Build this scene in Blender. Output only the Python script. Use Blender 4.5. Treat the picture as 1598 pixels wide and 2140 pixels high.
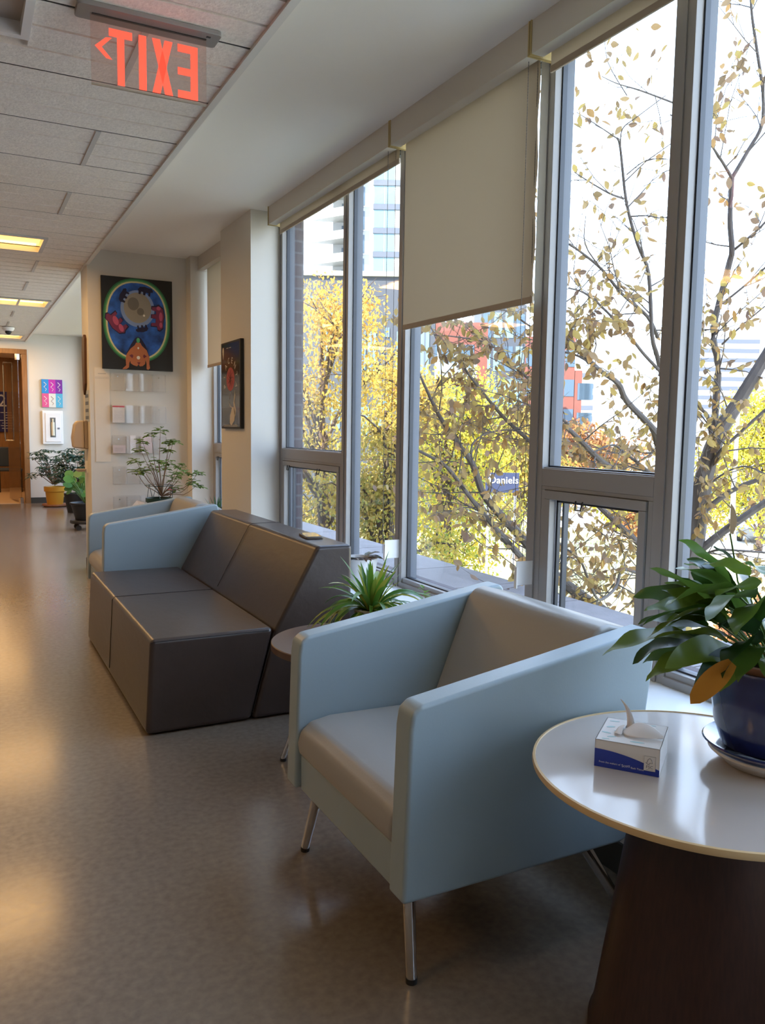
import bpy, bmesh, math, random
import numpy as np
from mathutils import Vector, Matrix
random.seed(7)
C = bpy.context.scene.collection
for o in list(bpy.data.objects): bpy.data.objects.remove(o)
scn = bpy.context.scene
PI = math.pi

# ---------------------------------------------------------------- camera
H = 1.35
YAW, PITCH, ROLL, FPX = 27.35, -5.74, 0.83, 1700.0
def cam_axes():
    y, p, r = [math.radians(a) for a in (YAW, PITCH, ROLL)]
    f = Vector((math.sin(y)*math.cos(p), math.cos(y)*math.cos(p), math.sin(p)))
    ri = Vector((math.cos(y), -math.sin(y), 0)); up = ri.cross(f)
    return ri*math.cos(r)+up*math.sin(r), up*math.cos(r)-ri*math.sin(r), f
AR, AU, AF = cam_axes()
cd = bpy.data.cameras.new('camera'); cam = bpy.data.objects.new('camera', cd); C.objects.link(cam)
cd.sensor_fit = 'VERTICAL'; cd.sensor_height = 24; cd.lens = FPX/2140*24
cd.clip_start = .05; cd.clip_end = 2000
m = Matrix.Identity(4)
for i in range(3): m[i][0], m[i][1], m[i][2] = AR[i], AU[i], -AF[i]
m[2][3] = H
cam.matrix_world = m
scn.camera = cam
def at(px, py, d):      # a real point d metres in front of the lens, seen at photo pixel px, py
    return Vector((0, 0, H)) + (AF + AR*((px-799)/FPX) - AU*((py-1070)/FPX))*d
def atY(px, py, Y):
    r = AF + AR*((px-799)/FPX) - AU*((py-1070)/FPX)
    return Vector((0, 0, H)) + r*(Y/r.y)

# ---------------------------------------------------------------- world, sun, exposure
SKY = 4.8; SUN = 17.0; LAMP = 11.0
w = bpy.data.worlds.new('sky'); scn.world = w; w.use_nodes = True
nt = w.node_tree; nt.nodes.clear()
wo = nt.nodes.new('ShaderNodeOutputWorld'); bg = nt.nodes.new('ShaderNodeBackground')
tc = nt.nodes.new('ShaderNodeTexCoord'); sx = nt.nodes.new('ShaderNodeSeparateXYZ'); rp = nt.nodes.new('ShaderNodeValToRGB')
nt.links.new(tc.outputs['Generated'], sx.inputs[0]); nt.links.new(sx.outputs['Z'], rp.inputs[0])
rp.color_ramp.elements[0].position = 0; rp.color_ramp.elements[0].color = (.74, .86, 1, 1)
rp.color_ramp.elements[1].position = .9; rp.color_ramp.elements[1].color = (.42, .63, 1, 1)
nt.links.new(rp.outputs[0], bg.inputs[0]); bg.inputs[1].default_value = SKY; nt.links.new(bg.outputs[0], wo.inputs[0])
sd = bpy.data.lights.new('sun', 'SUN'); sd.energy = SUN; sd.angle = .009; sd.color = (1, .93, .8)
so = bpy.data.objects.new('sun', sd); C.objects.link(so)
so.rotation_euler = Vector((.72, .30, -.60)).to_track_quat('-Z', 'Y').to_euler()
scn.view_settings.view_transform = 'Standard'; scn.view_settings.look = 'None'
scn.view_settings.gamma = 1; scn.view_settings.use_curve_mapping = False
scn.view_settings.exposure = 0.52
scn.cycles.transparent_max_bounces = 32
def portal(x, y, z, sy, sz):
    l = bpy.data.lights.new('window_portal', 'AREA'); l.shape = 'RECTANGLE'; l.size = sz; l.size_y = sy
    l.cycles.is_portal = True
    o = bpy.data.objects.new('window_portal', l); C.objects.link(o); o.location = (x, y, z)
    o.rotation_euler = Vector((-1, 0, 0)).to_track_quat('-Z', 'Y').to_euler()
    # local X -> world z
    o.rotation_euler = (Matrix(((0, 0, 1), (0, 1, 0), (-1, 0, 0)))).to_euler()
portal(2.26, 1.6, 1.65, 8.2, 2.4)
portal(2.26, 11.8, 1.65, 5.8, 2.4)

# ---------------------------------------------------------------- helpers
MATS = {}
def mat(name, col, rough=.5, metal=0, bump=0, bscale=40, var=0, vscale=6, emit=None, es=0, spec=.5, coat=0, stretch=(1, 1, 1), sheen=0, brough=0):
    m = bpy.data.materials.new(name); m.use_nodes = True; n = m.node_tree; b = n.nodes['Principled BSDF']
    b.inputs['Base Color'].default_value = (*col, 1); b.inputs['Roughness'].default_value = rough
    b.inputs['Metallic'].default_value = metal; b.inputs['Specular IOR Level'].default_value = spec
    b.inputs['Coat Weight'].default_value = coat; b.inputs['Coat Roughness'].default_value = .08
    t = n.nodes.new('ShaderNodeTexCoord'); mp = n.nodes.new('ShaderNodeMapping'); mp.inputs['Scale'].default_value = stretch
    n.links.new(t.outputs['Object'], mp.inputs[0])
    if var:
        no = n.nodes.new('ShaderNodeTexNoise'); no.inputs['Scale'].default_value = vscale; no.inputs['Detail'].default_value = 6
        n.links.new(mp.outputs[0], no.inputs['Vector'])
        r = n.nodes.new('ShaderNodeValToRGB')
        r.color_ramp.elements[0].position = .3; r.color_ramp.elements[1].position = .7
        r.color_ramp.elements[0].color = (*[c*(1-var) for c in col], 1); r.color_ramp.elements[1].color = (*[min(1, c*(1+var)) for c in col], 1)
        n.links.new(no.outputs['Fac'], r.inputs[0]); n.links.new(r.outputs[0], b.inputs['Base Color'])
        if brough:
            mr = n.nodes.new('ShaderNodeMapRange'); mr.inputs[3].default_value = rough-brough; mr.inputs[4].default_value = rough+brough
            n.links.new(no.outputs['Fac'], mr.inputs[0]); n.links.new(mr.outputs[0], b.inputs['Roughness'])
    if bump:
        no = n.nodes.new('ShaderNodeTexNoise'); no.inputs['Scale'].default_value = bscale; no.inputs['Detail'].default_value = 4
        n.links.new(mp.outputs[0], no.inputs['Vector'])
        bu = n.nodes.new('ShaderNodeBump'); bu.inputs['Strength'].default_value = bump; bu.inputs['Distance'].default_value = .01
        n.links.new(no.outputs['Fac'], bu.inputs['Height']); n.links.new(bu.outputs[0], b.inputs['Normal'])
    if emit:
        b.inputs['Emission Color'].default_value = (*emit, 1); b.inputs['Emission Strength'].default_value = es
    MATS[name] = m; return m
def thin_glass(name, tint=(1, 1, 1), refl=1.0, haze=0.0, hazecol=(.8, .8, .8)):
    m = bpy.data.materials.new(name); m.use_nodes = True; n = m.node_tree; n.nodes.clear()
    out = n.nodes.new('ShaderNodeOutputMaterial'); tr = n.nodes.new('ShaderNodeBsdfTransparent'); tr.inputs[0].default_value = (*tint, 1)
    gl = n.nodes.new('ShaderNodeBsdfGlossy'); gl.inputs['Roughness'].default_value = .02
    ge = n.nodes.new('ShaderNodeNewGeometry'); dt = n.nodes.new('ShaderNodeVectorMath'); dt.operation = 'DOT_PRODUCT'
    n.links.new(ge.outputs['Incoming'], dt.inputs[0]); n.links.new(ge.outputs['Normal'], dt.inputs[1])
    def M(op, a, b=None):
        q = n.nodes.new('ShaderNodeMath'); q.operation = op
        for i, v in enumerate((a, b)):
            if v is None: continue
            if isinstance(v, (int, float)): q.inputs[i].default_value = v
            else: n.links.new(v, q.inputs[i])
        return q.outputs[0]
    fres = M('ADD', M('MULTIPLY', M('POWER', M('SUBTRACT', 1.0, M('ABSOLUTE', dt.outputs['Value'])), 5.0), .96*refl), .04*refl)
    mu = n.nodes.new('ShaderNodeMath'); mu.operation = 'MINIMUM'; mu.inputs[1].default_value = 1; n.links.new(fres, mu.inputs[0])
    mx = n.nodes.new('ShaderNodeMixShader'); n.links.new(mu.outputs[0], mx.inputs[0]); n.links.new(tr.outputs[0], mx.inputs[1]); n.links.new(gl.outputs[0], mx.inputs[2])
    last = mx
    if haze:
        df = n.nodes.new('ShaderNodeBsdfDiffuse'); df.inputs[0].default_value = (*hazecol, 1)
        m2 = n.nodes.new('ShaderNodeMixShader'); m2.inputs[0].default_value = haze
        n.links.new(mx.outputs[0], m2.inputs[1]); n.links.new(df.outputs[0], m2.inputs[2]); last = m2
    n.links.new(last.outputs[0], out.inputs[0]); MATS[name] = m; return m
def leafmat(name, cols, trans=.5, rough=.5, spec=.3, zmix=None):
    m = bpy.data.materials.new(name); m.use_nodes = True; n = m.node_tree; b = n.nodes['Principled BSDF']
    g = n.nodes.new('ShaderNodeNewGeometry'); r = n.nodes.new('ShaderNodeValToRGB'); r.color_ramp.interpolation = 'LINEAR'
    e = r.color_ramp.elements
    while len(e) < len(cols): e.new(.5)
    for i, c in enumerate(cols): e[i].position = i/(len(cols)-1); e[i].color = (*c, 1)
    if zmix:
        tx = n.nodes.new('ShaderNodeTexCoord'); sp = n.nodes.new('ShaderNodeSeparateXYZ'); mr = n.nodes.new('ShaderNodeMapRange')
        n.links.new(tx.outputs['Object'], sp.inputs[0]); n.links.new(sp.outputs['Z'], mr.inputs[0]); mr.inputs[1].default_value, mr.inputs[2].default_value = zmix
        mr.inputs[3].default_value = 0; mr.inputs[4].default_value = .55
        ad = n.nodes.new('ShaderNodeMath'); ad.operation = 'MULTIPLY_ADD'; ad.inputs[1].default_value = .5
        n.links.new(g.outputs['Random Per Island'], ad.inputs[0]); n.links.new(mr.outputs[0], ad.inputs[2]); n.links.new(ad.outputs[0], r.inputs[0])
    else: n.links.new(g.outputs['Random Per Island'], r.inputs[0])
    n.links.new(r.outputs[0], b.inputs['Base Color'])
    b.inputs['Roughness'].default_value = rough; b.inputs['Specular IOR Level'].default_value = spec
    t = n.nodes.new('ShaderNodeBsdfTranslucent'); n.links.new(r.outputs[0], t.inputs[0])
    mx = n.nodes.new('ShaderNodeMixShader'); mx.inputs[0].default_value = trans
    out = n.nodes['Material Output']; n.links.new(b.outputs[0], mx.inputs[1]); n.links.new(t.outputs[0], mx.inputs[2]); n.links.new(mx.outputs[0], out.inputs[0])
    MATS[name] = m; return m

class MB:
    def __init__(s): s.v = []; s.f = []; s.mi = []; s.cur = 0
    def m(s, i): s.cur = i; return s
    def add(s, vs, fs):
        k = len(s.v); s.v += [tuple(v) for v in vs]; s.f += [tuple(k+i for i in f) for f in fs]; s.mi += [s.cur]*len(fs); return s
    def box(s, x0, x1, y0, y1, z0, z1):
        return s.add([(x0, y0, z0), (x1, y0, z0), (x1, y1, z0), (x0, y1, z0), (x0, y0, z1), (x1, y0, z1), (x1, y1, z1), (x0, y1, z1)],
                     [(0, 3, 2, 1), (4, 5, 6, 7), (0, 1, 5, 4), (1, 2, 6, 5), (2, 3, 7, 6), (3, 0, 4, 7)])
    def obox(s, c, dx, dy, h, z0=0):   # oriented box: corner c, edge vectors dx, dy (2d), height
        p = [Vector((c[0], c[1])), Vector((c[0], c[1]))+Vector(dx), Vector((c[0], c[1]))+Vector(dx)+Vector(dy), Vector((c[0], c[1]))+Vector(dy)]
        return s.add([(q.x, q.y, z0) for q in p]+[(q.x, q.y, z0+h) for q in p], [(0, 3, 2, 1), (4, 5, 6, 7), (0, 1, 5, 4), (1, 2, 6, 5), (2, 3, 7, 6), (3, 0, 4, 7)])
    def prism(s, poly, ax, a, b):      # poly of 2d points in the plane normal to ax
        def P(u, v, t): return {0: (t, u, v), 1: (u, t, v), 2: (u, v, t)}[ax]
        n = len(poly); vs = [P(u, v, a) for u, v in poly]+[P(u, v, b) for u, v in poly]
        fs = [tuple(range(n)), tuple(range(2*n-1, n-1, -1))]+[(i, i+n, (i+1) % n+n, (i+1) % n) for i in range(n)]
        return s.add(vs, fs)
    def lathe(s, prof, cx=0, cy=0, n=40, sx=1, sy=1):
        vs = []; fs = []
        for r, z in prof:
            for k in range(n):
                a = 2*PI*k/n; vs.append((cx+r*sx*math.cos(a), cy+r*sy*math.sin(a), z))
        for i in range(len(prof)-1):
            for k in range(n):
                a, b = i*n+k, i*n+(k+1) % n; fs.append((a, b, b+n, a+n))
        if prof[0][0] > 1e-4: fs.append(tuple(range(n-1, -1, -1)))
        if prof[-1][0] > 1e-4: fs.append(tuple((len(prof)-1)*n+k for k in range(n)))
        return s.add(vs, fs)
    def tube(s, path, rad, n=8):
        path = [Vector(p) for p in path]
        if not isinstance(rad, (list, tuple)): rad = [rad]*len(path)
        vs = []; fs = []; up = Vector((0, 0, 1))
        for i, p in enumerate(path):
            d = (path[min(i+1, len(path)-1)]-path[max(i-1, 0)]).normalized()
            a = d.cross(up)
            if a.length < .05: a = d.cross(Vector((0, 1, 0)))
            a.normalize(); b = d.cross(a)
            for k in range(n):
                t = 2*PI*k/n; vs.append(p+(a*math.cos(t)+b*math.sin(t))*rad[i])
        for i in range(len(path)-1):
            for k in range(n):
                q, r = i*n+k, i*n+(k+1) % n; fs.append((q, q+n, r+n, r))
        fs.append(tuple(range(n))); fs.append(tuple((len(path)-1)*n+k for k in range(n-1, -1, -1)))
        return s.add(vs, fs)
    def cyl(s, p, q, r0, r1=None, n=20): return s.tube([p, q], [r0, r0 if r1 is None else r1], n)
    def sphere(s, c, r, n=12, sz=1):
        return s.lathe([(max(1e-5, r*math.sin(PI*i/n)), c[2]-r*sz*math.cos(PI*i/n)) for i in range(n+1)], c[0], c[1], 2*n)
    def text(s, txt, M, size=1, extrude=0):
        cu = bpy.data.curves.new('t', 'FONT'); cu.body = txt; cu.size = size; cu.extrude = extrude; cu.resolution_u = 3
        cu.align_x = 'CENTER'; cu.align_y = 'CENTER'
        o = bpy.data.objects.new('t', cu); C.objects.link(o)
        me = bpy.data.meshes.new_from_object(o)
        s.add([M @ v.co for v in me.vertices], [tuple(p.vertices) for p in me.polygons])
        bpy.data.objects.remove(o); bpy.data.curves.remove(cu); bpy.data.meshes.remove(me); return s
    def build(s, name, mats, parent=None, smooth=False, bevel=0, seg=3, sub=0):
        me = bpy.data.meshes.new(name); me.from_pydata(s.v, [], s.f)
        if not isinstance(mats, (list, tuple)): mats = [mats]
        for mm in mats: me.materials.append(mm)
        if max(s.mi, default=0): me.polygons.foreach_set('material_index', s.mi)
        if smooth or bevel or sub: me.polygons.foreach_set('use_smooth', [True]*len(me.polygons))
        bm = bmesh.new(); bm.from_mesh(me)
        if len(bm.faces) < 30000: bmesh.ops.recalc_face_normals(bm, faces=bm.faces)
        if smooth and not bevel:
            for e in bm.edges:
                if len(e.link_faces) == 2 and e.calc_face_angle(0) > .7: e.smooth = False
        bm.to_mesh(me); bm.free()
        o = bpy.data.objects.new(name, me); C.objects.link(o)
        if parent: o.parent = parent
        if bevel:
            b = o.modifiers.new('bevel', 'BEVEL'); b.width = bevel; b.segments = seg; b.limit_method = 'ANGLE'; b.angle_limit = .5; b.harden_normals = True
        if sub:
            q = o.modifiers.new('sub', 'SUBSURF'); q.levels = q.render_levels = sub
        return o
def tag(o, label=None, cat=None, group=None, kind=None):
    for k, v in (('label', label), ('category', cat), ('group', group), ('kind', kind)):
        if v: o[k] = v
    return o
def thing(name, label, cat, loc=(0, 0, 0), rz=0, group=None):
    o = bpy.data.objects.new(name, None); C.objects.link(o); o.location = loc; o.rotation_euler = (0, 0, rz); o.empty_display_size = .1
    return tag(o, label, cat, group)
def struct(name, mb, m, parent=None, **k):
    o = mb.build(name, m, parent, **k)
    if not parent: o['kind'] = 'structure'
    return o
def sempty(name, loc=(0, 0, 0)):
    o = bpy.data.objects.new(name, None); C.objects.link(o); o.location = loc; o['kind'] = 'structure'; return o
def dup(root, loc, rz=None, label=None, group=None):
    r = root.copy(); C.objects.link(r); r.location = loc
    if rz is not None: r.rotation_euler = (0, 0, rz)
    if label: r['label'] = label
    if group: r['group'] = group
    for ch in list(root.children):
        c = ch.copy(); C.objects.link(c); c.parent = r
        for g in ch.children:
            d = g.copy(); C.objects.link(d); d.parent = c
    return r

# ---------------------------------------------------------------- materials
WALL = mat('wall_paint', (.71, .68, .61), .55, bump=.05, bscale=300)
WALLD = mat('brown_wall_paint', (.20, .16, .125), .6)
CEILP = mat('ceiling_paint', (.92, .88, .80), .6)
TILE = mat('ceiling_tile', (.92, .86, .78), .9, bump=.35, bscale=70, var=.07, vscale=50)
GRID = mat('ceiling_grid', (.62, .60, .56), .45)
DARK = mat('shadow_gap', (.03, .028, .025), .8)
TRIMW = mat('ceiling_edge_trim', (.78, .76, .70), .4)
BASEB = mat('rubber_baseboard', (.055, .06, .058), .45)
FRAME = mat('painted_window_frame', (.33, .315, .30), .38)
GASK = mat('black_gasket', (.03, .035, .045), .4)
EXTCAP = mat('exterior_frame_cap', (.11, .12, .14), .5)
SILL = mat('sill_laminate', (.82, .82, .80), .3)
GLASS = thin_glass('window_glass', (.97, .985, 1.0))
PLEX = thin_glass('clear_acrylic', (.995, .995, .995), .8, .035, (.95, .93, .9))
EXITPLEX = thin_glass('exit_acrylic', (.95, .9, .88), 1.5, .05, (.9, .5, .4))
CASS = mat('shade_cassette', (.66, .61, .53), .45)
CHAIN = mat('bead_chain', (.10, .09, .08), .3)
BRASSY = mat('cassette_end_cap', (.50, .38, .16), .4)
VINYL = mat('pale_blue_vinyl', (.325, .40, .43), .34, bump=.025, bscale=160, spec=.45)
VINYLG = mat('grey_blue_vinyl', (.345, .33, .30), .33, bump=.025, bscale=160, spec=.45)
CHROME = mat('polished_chrome', (.75, .73, .70), .12, 1)
RUB = mat('black_rubber', (.02, .02, .02), .5)
LEATH = mat('brown_leather', (.058, .040, .032), .30, bump=.12, bscale=26, var=.12, vscale=5, spec=.55, stretch=(1, .35, 1))
SEAM = mat('dark_seam', (.02, .014, .01), .6)
WALNUT = mat('dark_walnut_laminate', (.045, .017, .009), .38, var=.2, vscale=10, stretch=(14, 14, 1))
DLAM = mat('brown_table_laminate', (.13, .075, .05), .28)
WLAM = mat('white_table_laminate', (.56, .50, .45), .13, coat=.3)
BEECH = mat('pale_wood_edge', (.72, .52, .27), .4)
OAK = mat('honey_oak', (.30, .15, .055), .35, var=.2, vscale=6, stretch=(6, 6, .6))
STEEL = mat('brushed_steel', (.6, .56, .48), .25, 1)
ALU = mat('grey_aluminium', (.33, .32, .31), .4, .6)
WHITE = mat('white_paint', (.85, .84, .82), .35)
PAPER = mat('white_paper', (.86, .82, .78), .7)
PAPERP = mat('pinkish_paper', (.78, .66, .64), .7)
BLACK = mat('matte_black', (.012, .012, .012), .5)
NAVY = mat('navy_sign', (.012, .014, .12), .3)
TERRA = mat('terracotta', (.42, .17, .08), .7, var=.15, vscale=20)
SOIL = mat('potting_soil', (.03, .02, .014), .95, bump=1, bscale=80)
def flat(name, c, r=.5): return mat(name, c, r)
def paving(name, c, seamc):
    m = mat(name, c, .8, bump=.2, bscale=60, var=.1, vscale=8); return m
CONC = paving('terrace_concrete', (.20, .175, .17), None)

FLOORM = mat('polished_floor', (.21, .166, .124), .19, bump=.035, bscale=9, var=.13, vscale=42, spec=.6, brough=.04)
def brickmat():
    m = bpy.data.materials.new('exterior_brick'); m.use_nodes = True; n = m.node_tree; b = n.nodes['Principled BSDF']
    t = n.nodes.new('ShaderNodeTexCoord'); br = n.nodes.new('ShaderNodeTexBrick'); mp = n.nodes.new('ShaderNodeMapping')
    mp.inputs['Rotation'].default_value = (PI/2, 0, 0)
    n.links.new(t.outputs['Object'], mp.inputs[0]); n.links.new(mp.outputs[0], br.inputs[0])
    br.inputs['Color1'].default_value = (.075, .055, .06, 1); br.inputs['Color2'].default_value = (.095, .068, .068, 1); br.inputs['Mortar'].default_value = (.13, .125, .13, 1)
    br.inputs['Scale'].default_value = 1; br.inputs['Brick Width'].default_value = .24; br.inputs['Row Height'].default_value = .085; br.inputs['Mortar Size'].default_value = .008
    n.links.new(br.outputs[0], b.inputs['Base Color']); b.inputs['Roughness'].default_value = .85
    return m
BRICK = brickmat()
def shademat():
    m = bpy.data.materials.new('shade_fabric'); m.use_nodes = True; n = m.node_tree; n.nodes.clear()
    out = n.nodes.new('ShaderNodeOutputMaterial'); d = n.nodes.new('ShaderNodeBsdfDiffuse'); d.inputs[0].default_value = (.60, .53, .41, 1)
    t = n.nodes.new('ShaderNodeBsdfTranslucent'); t.inputs[0].default_value = (.60, .48, .31, 1)
    mx = n.nodes.new('ShaderNodeMixShader'); mx.inputs[0].default_value = .09
    n.links.new(d.outputs[0], mx.inputs[1]); n.links.new(t.outputs[0], mx.inputs[2]); n.links.new(mx.outputs[0], out.inputs[0]); return m
SHADE = shademat()
HEM = mat('shade_hem', (.42, .34, .25), .6)

# ---------------------------------------------------------------- room shell
ZT, ZG, XE = 2.77, 2.90, 1.015
XW = 2.10          # room face of the window frames
XL, YB = -2.7, -2.6
YP, YF = 7.70, 15.3
SZ = .50
struct('floor', MB().box(XL, 1.78, YB, YF, -.2, 0).box(1.78, 2.3, 8.0, YF, -.2, 0), FLOORM)
struct('wall_left', MB().box(XL-.2, XL, YB-.2, 20, -.2, 3.3), WALLD)
struct('wall_back', MB().box(XL, 2.3, YB-.2, YB, -.2, 3.3), WALLD)
cg = struct('ceiling_window_strip', MB().box(XE+.03, 2.3, YB, YF, ZG, ZG+.2), CEILP)
struct('trim_1', MB().box(XE, XE+.03, YB, YF, ZT-.012, ZG+.2), TRIMW)
# suspended tile ceiling: slabs of scored tile, pitch .1965
mb = MB(); p = .1965; y0 = 4.28-p*60
edges = [y0+p*i for i in range(200)]
LAMPS = [(-.57, .64, 6.835, 7.41, 1, 'long warm ceiling light of the corridor nearest the camera'),
         (-.26, .97, 10.2, 10.75, 1, 'long warm ceiling light in the middle of the corridor'),
         (-.30, .95, 14.3, 14.85, 1, 'long warm ceiling light by the glass door, behind the camera dome'),
         (-.95, .27, 2.85, 3.41, 0, 'unlit recessed ceiling light with grey lens in the top left corner'),
         (-2.4, -1.2, 4.9, 5.5, 1, None), (-2.4, -1.2, 8.7, 9.3, 1, None), (-2.4, -1.2, 1.2, 1.8, 1, None), (-2.4, -1.2, 12.4, 13.0, 1, None)]
def slab(mb, x0, x1, a, b):
    xs = [(x0, x1)]
    for L in LAMPS:
        if b > L[2]+.02 and a < L[3]-.02:
            n = []
            for q0, q1 in xs:
                if L[0] > q0: n.append((q0, min(q1, L[0])))
                if L[1] < q1: n.append((max(q0, L[1]), q1))
            xs = n
    for q0, q1 in xs:
        if q1-q0 > .01: mb.box(q0, q1, a, b, ZT, ZT+.042)
for i in range(len(edges)-1):
    a, b = max(edges[i]+.008, YB), min(edges[i+1]-.008, YF)
    if b > a: slab(mb, XL, XE, a, b)
mb.box(XL, XE, YB, 2.84, ZT+.036, ZT+.0415)
for q0, q1 in ((3.42, 6.83), (7.42, 10.19), (10.76, 14.29), (14.86, YF)): mb.box(XL, XE, q0, q1, ZT+.036, ZT+.0415)
struct('ceiling', mb, TILE)
struct('ceiling_deck', MB().box(XL-.2, XE, YB-.2, YF, ZT+.12, ZT+.3), DARK)
mb = MB()
gm = MB()
for i in range(0, 200, 1):
    y = edges[i]
    if not (YB < y < YF-.3): continue
    k = i-60
    if k % 3 == 0:
        gm.box(XL, XE, y-.0065, y+.0065, ZT+.002, ZT+.006)
        row = (k//3) % 2
        xs = [.64-1.22*j for j in range(3)] if row else [.03-1.22*j for j in range(3)]
        for x in xs:
            hit = any(L[0]-.02 < x < L[1]+.02 and y+.5 > L[2] and y < L[3]-.1 for L in LAMPS)
            if not hit: mb.box(x-.012, x+.012, y-.59+.006, y-.006, ZT-.005, ZT+.004)
struct('trim_2', mb, GRID)
struct('tile_shadow_lines', gm, DARK)  # dark strips stand in for the shadow lines between tile rows

# painting wall (a stub wall across the corridor side) with its return face
XC = 1.03
struct('wall_painting', MB().box(XC, 2.12, YP, YP+.42, -.1, ZG), WALL)
struct('baseboard_painting', MB().box(XC-.008, XC, YP-.008, YP+.42, 0, .1).box(XC-.008, 1.75, YP-.008, YP, 0, .1), BASEB)
struct('wall_pier', MB().box(1.90, 2.12, YP-.16, YP, 0, ZG), WALL)
struct('wall_column', MB().box(1.88, 2.12, 5.74, 6.5, 0, ZG), WALL)
struct('wall_far', MB().box(1.02, 2.3, YF, YF+.15, -.1, ZG+.2).box(XL, 1.02, YF, YF+.15, 2.58, 3.0).box(XL, -.9, YF, YF+.15, -.1, 2.6), WALL)
struct('baseboard_far', MB().box(1.02, 2.1, YF-.012, YF, 0, .1), BASEB)
# low wall under the windows with its sill
struct('wall_right', MB().box(1.76, 2.3, YB, 5.74, 0, SZ-.03).box(2.12, 2.3, 6.5, YP, 0, SZ-.03).box(1.76, 2.12, 6.5, YP-.16, 0, SZ-.03).box(2.0, 2.3, YP+.42, YF, 0, SZ-.03), WALL)
struct('trim_4', MB().box(1.74, 2.14, YB, 5.735, SZ-.03, SZ).box(1.74, 2.14, 6.505, YP-.165, SZ-.03, SZ).box(1.98, 2.14, YP+.43, YF-.02, SZ-.03, SZ), SILL, bevel=.004)
struct('baseboard_right', MB().box(1.75, 1.76, YB, 5.73, 0, .1), BASEB)
# structure above the windows and a parapet whose height is chosen for its shadow
struct('wall_facade', MB().box(2.12, 2.19, YB-.3, YF+.3, 2.90, 3.2).box(2.12, 2.45, YB-.3, YF+.3, 3.12, 4.4).box(2.14, 2.45, YB-.3, YF+5, -4, SZ-.03), BRICK)
struct('unseen_sun_block', MB().box(-6, 2.45, -9, 8, 4.4, 7.6), BRICK)  # unseen block added to keep the sun off the near tree
struct('roof', MB().box(-9, 2.1, YB-3, 26, 3.12, 3.3).box(-9, -8.7, YB-3, 26, -4, 3.12), DARK)
struct('wall_brick_pier', MB().box(2.121, 2.285, 5.741, 6.5, -4, 3.2), BRICK)
# lobby behind the glass door
struct('floor_lobby', MB().box(-5, 1.3, YF, 19.2, -.2, .003), mat('lobby_floor', (.62, .42, .26), .3))
struct('wall_lobby', MB().box(-5, 2.3, 19.0, 19.2, 0, 2.9).box(1.15, 1.3, YF+.15, 19, 0, 2.9).box(-5, -4.9, YF, 19, 0, 2.9), OAK)
struct('ceiling_lobby', MB().box(-5, 2.3, YF+.15, 19.2, 2.75, 2.9), CEILP)

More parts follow.
